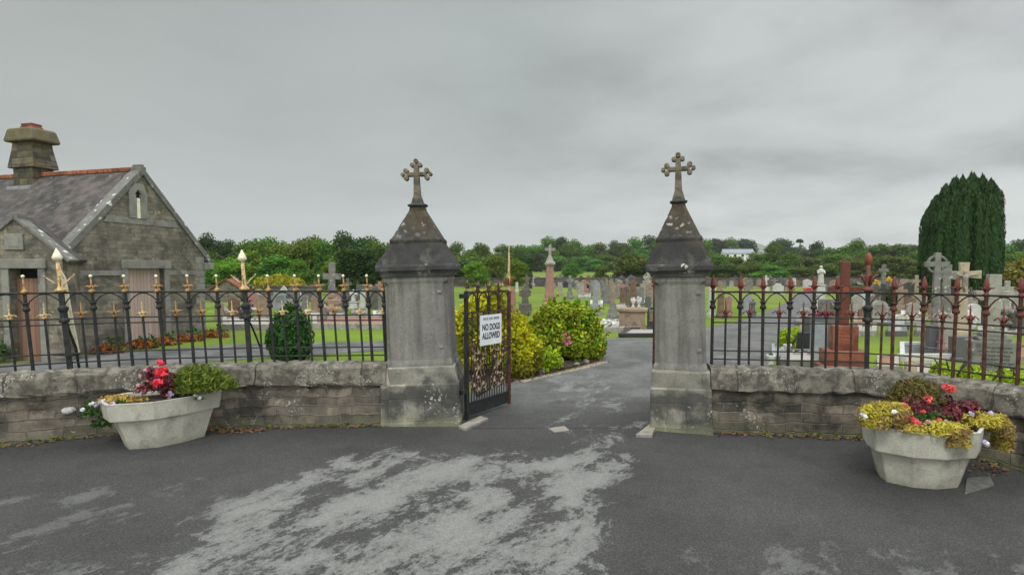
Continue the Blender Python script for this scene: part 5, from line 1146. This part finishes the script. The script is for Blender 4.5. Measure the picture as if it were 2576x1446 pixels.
for i, (px, yb) in enumerate(((585, 792), (640, 786), (790, 798), (850, 804), (905, 796), (960, 800))):
    km = rnd.choice(['pale', 'grey', 'white']); plot(CN[km]+' kerbed grave with gravel in the rows behind the left railing', px-22, px+22, yb, yb-12, km, 'gravel', rnd.uniform(.15, .25), .16)['group'] = 'kerbed graves left'
for i, (px, yb) in enumerate(((1500, 772), (1560, 778), (1610, 768), (1530, 748), (1470, 752), (1590, 745))):
    km = rnd.choice(['pale', 'grey', 'white']); plot(CN[km]+' kerbed grave with gravel on the lawn seen through the gateway', px-16, px+16, yb, yb-9, km, 'gravel', rnd.uniform(.15, .25), .18)['group'] = 'kerbed graves gate'
# ---------------------------------------------------------------- clipped bush, golden hedge, walls beyond
p = G(731, 907); LM['eggbush'] = leafmat('leaf_conifer_dark', (.012, .045, .010), (.025, .085, .014), (.055, .14, .022))
shrub('egg_shaped_bush', 'dark green egg-shaped clipped conifer behind the left railing', 'shrub', (p.x, p.y, 0), [((0, 0, .62), (.60, .58, .72)), ((.02, 0, 1.08), (.42, .40, .42)), ((-.02, 0, 1.4), (.13, .13, .22)), ((.2, -.2, .5), (.42, .4, .45)), ((-.24, .0, .55), (.4, .4, .5)), ((.0, 0, .2), (.5, .5, .3))], 4600, .055, LM['eggbush'], aspect=2.4, up=.5)
p = A(704, 730, 46); shrub('golden_hedge', 'rounded golden green hedge below the trees left of the gate', 'hedge', (p.x, p.y, 0), [((-1.2, 0, .9), (1.1, .8, 1.1)), ((.0, 0, 1.0), (1.4, .8, 1.2)), ((1.2, 0, .9), (1.0, .8, 1.05))], 3000, .13, leafmat('leaf_golden_hedge', (.22, .22, .015), (.34, .31, .02), (.40, .36, .04), trans=.2))
M['farwall'] = stone('far_wall', (.135, .11, .115), (.085, .072, .075), brick=(.9, .3, (.17, .15, .145), .03), stain=(.4, (.17, .155, .14), .6), sc=.6, bump=.8)
def wall_run(label, a, b, h, th, mat):
    d = b-a; t = MB().box((0, 0, h/2-.1), (d.length, th, h+.2)).box((0, 0, h+.06), (d.length, th+.12, .12)).build('cemetery_wall', mat); m = (a+b)/2
    t.location = (m.x, m.y, 0); t.rotation_euler.z = math.atan2(d.y, d.x); tag(t, label, 'wall')
wall_run('long dark stone wall along the far side of the cemetery', Vector((-4, 86)), Vector((62, 88)), 1.25, .5, M['farwall'])
wall_run('purple grey stone wall below the golden hedge on the left', Vector((-27, 47)), Vector((-15.5, 44.5)), 1.15, .4, M['farwall'])
wall_run('far stone wall below the trees left of the gate', Vector((-62, 64)), Vector((-4.2, 86)), 1.3, .5, M['farwall'])
p = A(567, 722, 44); t = empty('shed', (p.x, p.y, 0), 'low shed with reddish gabled roof right of the lodge', 'shed', R(12))
MB().slab([(-1.1, -.05), (1.1, -.05), (1.1, 1.0), (0, 1.72), (-1.1, 1.0)][::-1], 0, 3).build('wall', M['rubble'], t)
for s in (-1, 1): slope(s*1.25, .93, 0, 1.75, -.12, 3.1, .07, 'roof', M['terracotta'], t)

# ---------------------------------------------------------------- flowers at the foot of the lodge gable
LM['orange'] = leafmat('leaf_orange_bedding', (.26, .07, .02), (.38, .10, .03), (.22, .16, .03))
def hp(x, y): v = rot2(x, y); return Vector((L0.x+v[0], L0.y+v[1], 0))
def rot2(x, y):
    a = R(90)-PH; return (x*math.cos(a)-y*math.sin(a), x*math.sin(a)+y*math.cos(a))
for i, (x, lab) in enumerate(((.5, 'rusty orange bedding plant at the left corner of the lodge gable'), (1.6, 'rusty orange bedding plant left of the pink gable door'), (2.5, 'rusty orange bedding plant before the pink gable door'), (3.5, 'rusty orange bedding plant right of the pink gable door'), (4.7, 'rusty orange bedding plant near the right corner of the gable'))):
    v = hp(x, -.7); plant('bedding_plant', lab, 'plant', v, [('foliage', LM['orange'], [((0, 0, .06), (.55, .32, .24), 420, .075, 1.8, .3)]), ('leaves', LM['green'], [((.1, .2, .1), (.4, .25, .38), 140, .1, 1.8, .3)])], 'bedding plants along the lodge gable')
v = hp(5.4, -1.5); plant('purple_shrub', 'tall purple-leaved shrub at the right corner of the lodge', 'shrub', v, [('foliage', leafmat('leaf_purple', (.06, .04, .06), (.12, .08, .11), (.2, .16, .2)), [((0, 0, .75), (.3, .3, .7), 420, .08, 1.7, .3)])])
p = G(8, 912); plant('round_bush', 'clipped green bush at the left edge beside the porch', 'shrub', p, [('foliage', LM['green'], [((-.1, 0, .2), (.35, .35, .4), 700, .06, 1.6, .1)])])

# ---------------------------------------------------------------- trees
def crown_mesh(name, lobes, n, leaf, mat, ck=.5, inner=.5):
    mb = MB(); Pp, Q = lobes_points(lobes, n, inner, -.7); leaf_quads(mb, Pp, Q, leaf, 1.35, .9); core(mb, lobes, ck, 9); return mb.build(name, mat)
def tree_proto(name, seed, h, wd, n, leaf, mat, trunk=.2):
    """broadleaf tree: trunk and limbs with a crown of many leaf clumps round a dozen lobes"""
    q = random.Random(seed); t = bpy.data.objects.new(name, None); COL.objects.link(t); lobes = []
    zc0 = h*trunk
    for i in range(24):
        a = q.uniform(0, 2*math.pi); f = q.uniform(0, 1); z = zc0+(h-zc0)*(.10+.80*f); rad = wd/2*(math.sin(math.pi*(.26+.66*f))**.8)*q.uniform(.3, .78); r = wd*q.uniform(.11, .27)
        lobes.append(((rad*math.cos(a), rad*math.sin(a), z), (r, r, r*q.uniform(.7, .95))))
    lobes.append(((0, 0, h*.55), (wd*.3, wd*.3, h*.3)))
    c = crown_mesh('crown', lobes, n, leaf, mat); c.parent = t
    tr = MB().tube([(0, 0, -.3), (.05, 0, h*.2), (0, .05, h*.4), (.1, 0, h*.6)], [wd*.045, wd*.035, wd*.026, wd*.012], 8)
    for l in lobes[:6]: tr.tube([(0, 0, h*q.uniform(.18, .34)), tuple(x*.55+(0, 0, h*.16)[k] for k, x in enumerate(l[0])), l[0]], [wd*.02, wd*.014, wd*.005], 6)
    tr.build('trunk', M['bark'], t); return t
LM['tree'] = leafmat('leaf_tree', (.032, .082, .006), (.072, .152, .009), (.125, .22, .014), objvar=1.2)
LM['treelight'] = leafmat('leaf_tree_light', (.06, .125, .006), (.115, .21, .010), (.19, .285, .015), objvar=.9)
LM['treedark'] = leafmat('leaf_tree_dark', (.014, .040, .008), (.030, .068, .010), (.055, .105, .015), objvar=.9)
LM['treeolive'] = leafmat('leaf_tree_olive', (.045, .075, .008), (.085, .125, .012), (.14, .17, .02), objvar=.9)
PT = {}
for k, m in (('tree', 'tree'), ('light', 'treelight'), ('dark', 'treedark'), ('olive', 'treeolive')):
    for v in range(2): PT[(k, v)] = [tree_proto('broadleaf_tree', 31*v+len(k)*7+3, 10, 9, 6500, .33, LM[m], .03), False]
def tree(kind, px, Y, ytop, wpx, label, group, ybase=None):
    v = rnd.randrange(2); pr_ = PT[(kind, v)]; z0 = lawnz(Y); top = EYE+(HZ-ytop)/F*Y; h = (top-z0)*rnd.uniform(.94, 1.03); wd = 1.28*wpx/F*Y
    o = pr_[0] if not pr_[1] else copy_tree(pr_[0]); pr_[1] = True
    x = (px-CX)/F*Y; o.location = (x, Y, z0-.02*h); o.scale = (wd/9, wd/9, h/9.6); o.rotation_euler.z = rnd.uniform(0, 6.28); tag(o, label, 'tree', group); return o
# left wood, nearer: lighter and darker crowns
wl_ = [('dark', 512, 92, 600, 60), ('dark', 566, 100, 611, 64), ('tree', 545, 84, 640, 90), ('tree', 608, 82, 618, 92), ('light', 640, 72, 632, 90), ('tree', 668, 86, 606, 80), ('light', 712, 84, 604, 92), ('light', 752, 80, 606, 90), ('light', 790, 82, 598, 84), ('tree', 822, 78, 612, 78), ('tree', 700, 66, 646, 110), ('light', 590, 68, 650, 90), ('dark', 878, 76, 596, 76), ('dark', 918, 82, 600, 80), ('light', 846, 64, 640, 60), ('dark', 892, 58, 626, 128), ('tree', 955, 74, 612, 80), ('tree', 760, 58, 660, 70), ('dark', 948, 60, 650, 70), ('tree', 530, 70, 655, 80)]
names = {'dark': 'dark green broad tree in the wood left of the gate', 'tree': 'mid green tree in the wood left of the gate', 'light': 'light green leafy tree in the wood left of the gate'}
for k, px, Y, yt, w in wl_: tree(k, px, Y, yt, w, names[k], 'trees of the left wood %s' % k)
cl_ = [('tree', 1140, 140, 616, 60), ('olive', 1175, 115, 630, 70), ('tree', 1208, 150, 616, 54), ('light', 1236, 100, 640, 64), ('tree', 1262, 170, 622, 60), ('dark', 1150, 90, 652, 90), ('light', 1200, 80, 656, 70), ('tree', 1300, 190, 620, 56), ('light', 1300, 78, 650, 54), ('dark', 1322, 92, 640, 44), ('tree', 1335, 235, 619, 66), ('dark', 1350, 215, 640, 60), ('tree', 1374, 240, 605, 60), ('dark', 1408, 250, 602, 50), ('tree', 1432, 240, 612, 60), ('tree', 1448, 245, 606, 46), ('tree', 1478, 240, 618, 56), ('tree', 1512, 240, 616, 64), ('dark', 1540, 250, 613, 40), ('tree', 1560, 240, 616, 60), ('dark', 1578, 255, 616, 34), ('tree', 1602, 240, 606, 56), ('dark', 1640, 245, 600, 66), ('tree', 1432, 130, 664, 46), ('tree', 1460, 215, 646, 70), ('tree', 1400, 220, 645, 70), ('tree', 1530, 215, 645, 80), ('olive', 1512, 118, 666, 34), ('olive', 1580, 104, 640, 84), ('olive', 1625, 108, 650, 76), ('tree', 1500, 210, 654, 60), ('tree', 1360, 214, 655, 50)]
nm2 = {'dark': 'dark green tree beyond the field seen through the gateway', 'tree': 'mid green tree beyond the field seen through the gateway', 'light': 'bright yellow green tree behind the left gate leaf', 'olive': 'olive green rounded tree just beyond the cemetery wall in the gateway'}
for k, px, Y, yt, w in cl_: tree(k, px, Y, yt, w, nm2[k], 'trees beyond the gateway %s' % k)
rl_ = [('dark', 1800, 320, 604, 60), ('tree', 1840, 320, 604, 56), ('dark', 1872, 330, 606, 56), ('tree', 1812, 150, 640, 70), ('olive', 1850, 140, 648, 64), ('tree', 1900, 145, 640, 60), ('olive', 1880, 130, 660, 60), ('dark', 1958, 300, 604, 74), ('tree', 1932, 150, 616, 62), ('tree', 1975, 140, 640, 64), ('olive', 2020, 150, 646, 84), ('olive', 2060, 150, 645, 66), ('dark', 2046, 190, 612, 44), ('dark', 2050, 170, 628, 34), ('tree', 2090, 180, 624, 60), ('tree', 2130, 170, 616, 70), ('tree', 2160, 160, 606, 56), ('tree', 2200, 170, 616, 76), ('tree', 2250, 165, 615, 70), ('dark', 2292, 180, 616, 60), ('tree', 2100, 130, 640, 80), ('olive', 2150, 120, 650, 80), ('tree', 2205, 120, 648, 80), ('olive', 2268, 115, 645, 90), ('tree', 2310, 130, 632, 60), ('dark', 2545, 150, 612, 60), ('tree', 2575, 160, 606, 70), ('tree', 2540, 105, 640, 90), ('dark', 2600, 120, 622, 90), ('tree', 1830, 118, 664, 80), ('tree', 1950, 112, 668, 80), ('olive', 2010, 112, 668, 80), ('tree', 2075, 112, 666, 80), ('dark', 2000, 330, 624, 60), ('dark', 2025, 330, 628, 50), ('tree', 1915, 118, 664, 60)]
nm3 = {'dark': 'dark green tree in the wood beyond the right railing', 'tree': 'mid green tree in the wood beyond the right railing', 'olive': 'olive green tree in the wood beyond the right railing'}
for k, px, Y, yt, w in rl_: tree(k, px, Y, yt, w, nm3[k], 'trees beyond the right railing %s' % k)
fl_ = [('tree', 985, 80, 614, 80), ('tree', 1015, 88, 610, 80), ('light', 1045, 78, 622, 80), ('dark', 1075, 92, 612, 80), ('tree', 1105, 100, 616, 70), ('tree', 440, 78, 612, 90), ('light', 380, 72, 620, 90), ('tree', 310, 84, 606, 90), ('tree', 1668, 240, 606, 60), ('tree', 1700, 245, 604, 60), ('dark', 1730, 250, 608, 60), ('tree', 1765, 240, 610, 60), ('olive', 1690, 115, 650, 70), ('tree', 1745, 120, 652, 80), ('tree', 2345, 150, 620, 80), ('tree', 2400, 155, 616, 80), ('dark', 2455, 160, 614, 80), ('tree', 2505, 150, 618, 80), ('tree', 2650, 130, 620, 100), ('tree', 2720, 125, 612, 110), ('tree', 2800, 120, 616, 120)]
for k, px, Y, yt, w in fl_: tree(k, px, Y, yt, w, '%s tree of the belt continuing behind pillars, lodge and yew' % dict(dark='dark green', tree='mid green', light='light green', olive='olive green')[k], 'trees of the continuing belt')
# tall bare-stemmed pine standing above the right hand wood
p = A(2010, 640, 260); z0 = lawnz(260); zt = EYE+(HZ-600)/F*260
t = empty('pine_tree', (p.x, 260, z0), 'lone pine with a bare stem and flat top above the right wood', 'tree')
MB().tube([(0, 0, 0), (.3, 0, (zt-z0)*.5), (.2, 0, zt-z0-1.5)], [.5, .4, .2], 8).build('trunk', M['bark'], t)
c = crown_mesh('crown', [((0, 0, zt-z0-1.2), (1.3, 1.2, .9)), ((.9, 0, zt-z0-1.6), (.9, .8, .7)), ((-.9, 0, zt-z0-1.5), (.8, .8, .6)), ((.7, 0, zt-z0-3.6), (.8, .7, .5))], 700, .4, LM['treedark']); c.parent = t
# the yew: upright, fluted, with spiky shoots at its crown
Yy = 36.; yx = A(2412, 700, Yy).x
t = empty('yew_tree', (yx, Yy, 0), 'big dark columnar yew with a ragged top on the right', 'tree'); t.scale = (.735, .735, .965)
LM['yew'] = leafmat('leaf_yew', (.008, .030, .006), (.018, .055, .010), (.04, .095, .016), trans=.1, big=(1.2, (.024, .055, .010)))
mb = MB(); q = random.Random(8); cols = []
for rad, num, hlo, hhi in ((2.30, 24, 7.3, 7.8), (1.85, 18, 7.9, 8.35), (1.3, 12, 8.25, 8.65), (.7, 8, 8.4, 8.85), (.0, 1, 8.75, 8.75)):
    for i in range(num):
        a_ = 2*math.pi*(i+q.uniform(-.28, .28))/num; x, y = rad*math.cos(a_), rad*math.sin(a_)
        cols.append((x, y, q.uniform(hlo, hhi)+.2*x-.09*max(0, -x)*rad, q.uniform(.40, .54), rad))
for x, y, top, r, rad in cols:      # upright fluted shoots, packed side by side, each with its own pointed top
    m = int(560+420*(rad > 1.)+250*(rad > 2)); z = nr.uniform(.1, 1, m)**.85*top if rad > 2 else nr.uniform(top-3.4, top, m)
    a_ = nr.uniform(0, 2*np.pi, m); k = np.clip((top-z)/.8, 0, 1)**.55; bulge = 1+.05*np.sin(z*2.3+x*5)
    f = (1+.09*np.sin(np.clip(z/6.5, 0, 1)*np.pi*.9))*np.where(z < 1., .93+.07*z, 1.)
    P_ = np.stack([x*f+np.cos(a_)*r*k*bulge*nr.uniform(.75, 1.08, m), y*f+np.sin(a_)*r*k*bulge*nr.uniform(.75, 1.08, m), z], 1)
    leaf_quads(mb, P_, np.stack([np.cos(a_), np.sin(a_), .35+0*a_], 1), .085, 3.4, .55, .8)
    mb.loft([[(x*ff+r*.78*kk*math.cos(b_), y*ff+r*.78*kk*math.sin(b_), zz*top) for b_ in [2*math.pi*j/7 for j in range(7)]] for zz, kk, ff in ((.02, .9, .95), (.3, 1., 1.09), (.6, 1., 1.11), (.9, .9, 1.04), (.985, .25, 1.0))])
    u = nr.uniform(0, 1, 30); leaf_quads(mb, np.stack([x+nr.normal(size=30)*.07*(1-u), y+nr.normal(size=30)*.07*(1-u), top-.25+u*.38], 1), nr.normal(size=(30, 3))+np.array([0, 0, .2]), .07, 3.6, .4, .9)
mb.build('crown', LM['yew'], t)
mb = MB(); tuft(mb, (-.2, -2.3, 6.9), (.5, .15, .35), 110, .12); tuft(mb, (-.35, -2.55, 6.1), (.35, .1, .2), 60, .12); mb.build('light_sprig', LM['treelight'], t)['kind'] = 'stuff'
MB().tube([(0, 0, -.2), (0, 0, 2.)], [.5, .4], 10).build('trunk', M['bark'], t)

# ---------------------------------------------------------------- far houses and hill
def far_house(label, px, Y, w, ybot, yeave, ytop, mat, roofm, rz):
    p = A(px, ybot, Y); t = empty('farmhouse', p, label, 'house', rz); W_ = w/F*Y; h = (ybot-yeave)/F*Y; hr_ = (ybot-ytop)/F*Y; D = 7.
    MB().slab([(0, -4), (D, -4), (D, h), (D/2, hr_), (0, h)], -W_/2, W_/2).build('wall', mat, t)
    for s in (0, 1):
        x0 = -.4 if s == 0 else D+.4; slope(x0, h-.15, D/2, hr_+.05, -W_/2-.3, W_/2+.3, .15, 'roof', roofm, t)
    for i in range(4):
        MB().box((-.02, -W_/2+W_*(i+.5)/4, h*.55), (.08, 1.2, h*.45)).build('window', M['painted_dark'], t)
    return t
fr_ = plain('far_roof', (.25, .27, .31), (.20, .22, .25), .7, .5)
hs = lawnz(300)
far_house('long white farmhouse with a grey roof above the trees, right of the right pillar', 1858, 290, 72, 650, 637, 627, M['white'], fr_, R(90-8))
far_house('small white farmhouse gable among the trees left of the red cross', 2037, 290, 18, 648, 640, 632, M['white'], fr_, R(20))
hill = MB(); pts_ = [(1500, 612), (1600, 616), (1750, 608), (1830, 604), (1880, 606), (1905, 612), (1935, 622), (1990, 632), (2050, 640), (2200, 650)]
ring0 = []; ring1 = []; ring2 = []
for px, py in pts_:
    v = A(px, py, 3000); ring1.append(tuple(v)); ring0.append((v.x, 2300, 0)); ring2.append((v.x, 3700, 0))
m = len(pts_); hill.v = ring0+ring1+ring2; hill.f = [(r*m+i, r*m+i+1, (r+1)*m+i+1, (r+1)*m+i) for r in range(2) for i in range(m-1)]
tag(hill.build('hills', plain('hill_moorland', (.05, .07, .035), (.08, .085, .045), 1., .004)), kind='structure')
hz_ = MB().box((0, 1950, 190), (6000, 4300, 386)).build('haze', None)
hm = bpy.data.materials.new('haze'); hm.use_nodes = True; nt0 = hm.node_tree; nt0.nodes.clear(); vo = nt0.nodes.new('ShaderNodeVolumePrincipled'); oo = nt0.nodes.new('ShaderNodeOutputMaterial')
vo.inputs['Color'].default_value = (.86, .89, .90, 1); vo.inputs['Density'].default_value = .00022; nt0.links.new(vo.outputs[0], oo.inputs['Volume'])
hz_.data.materials[0] = hm; tag(hz_, kind='stuff')
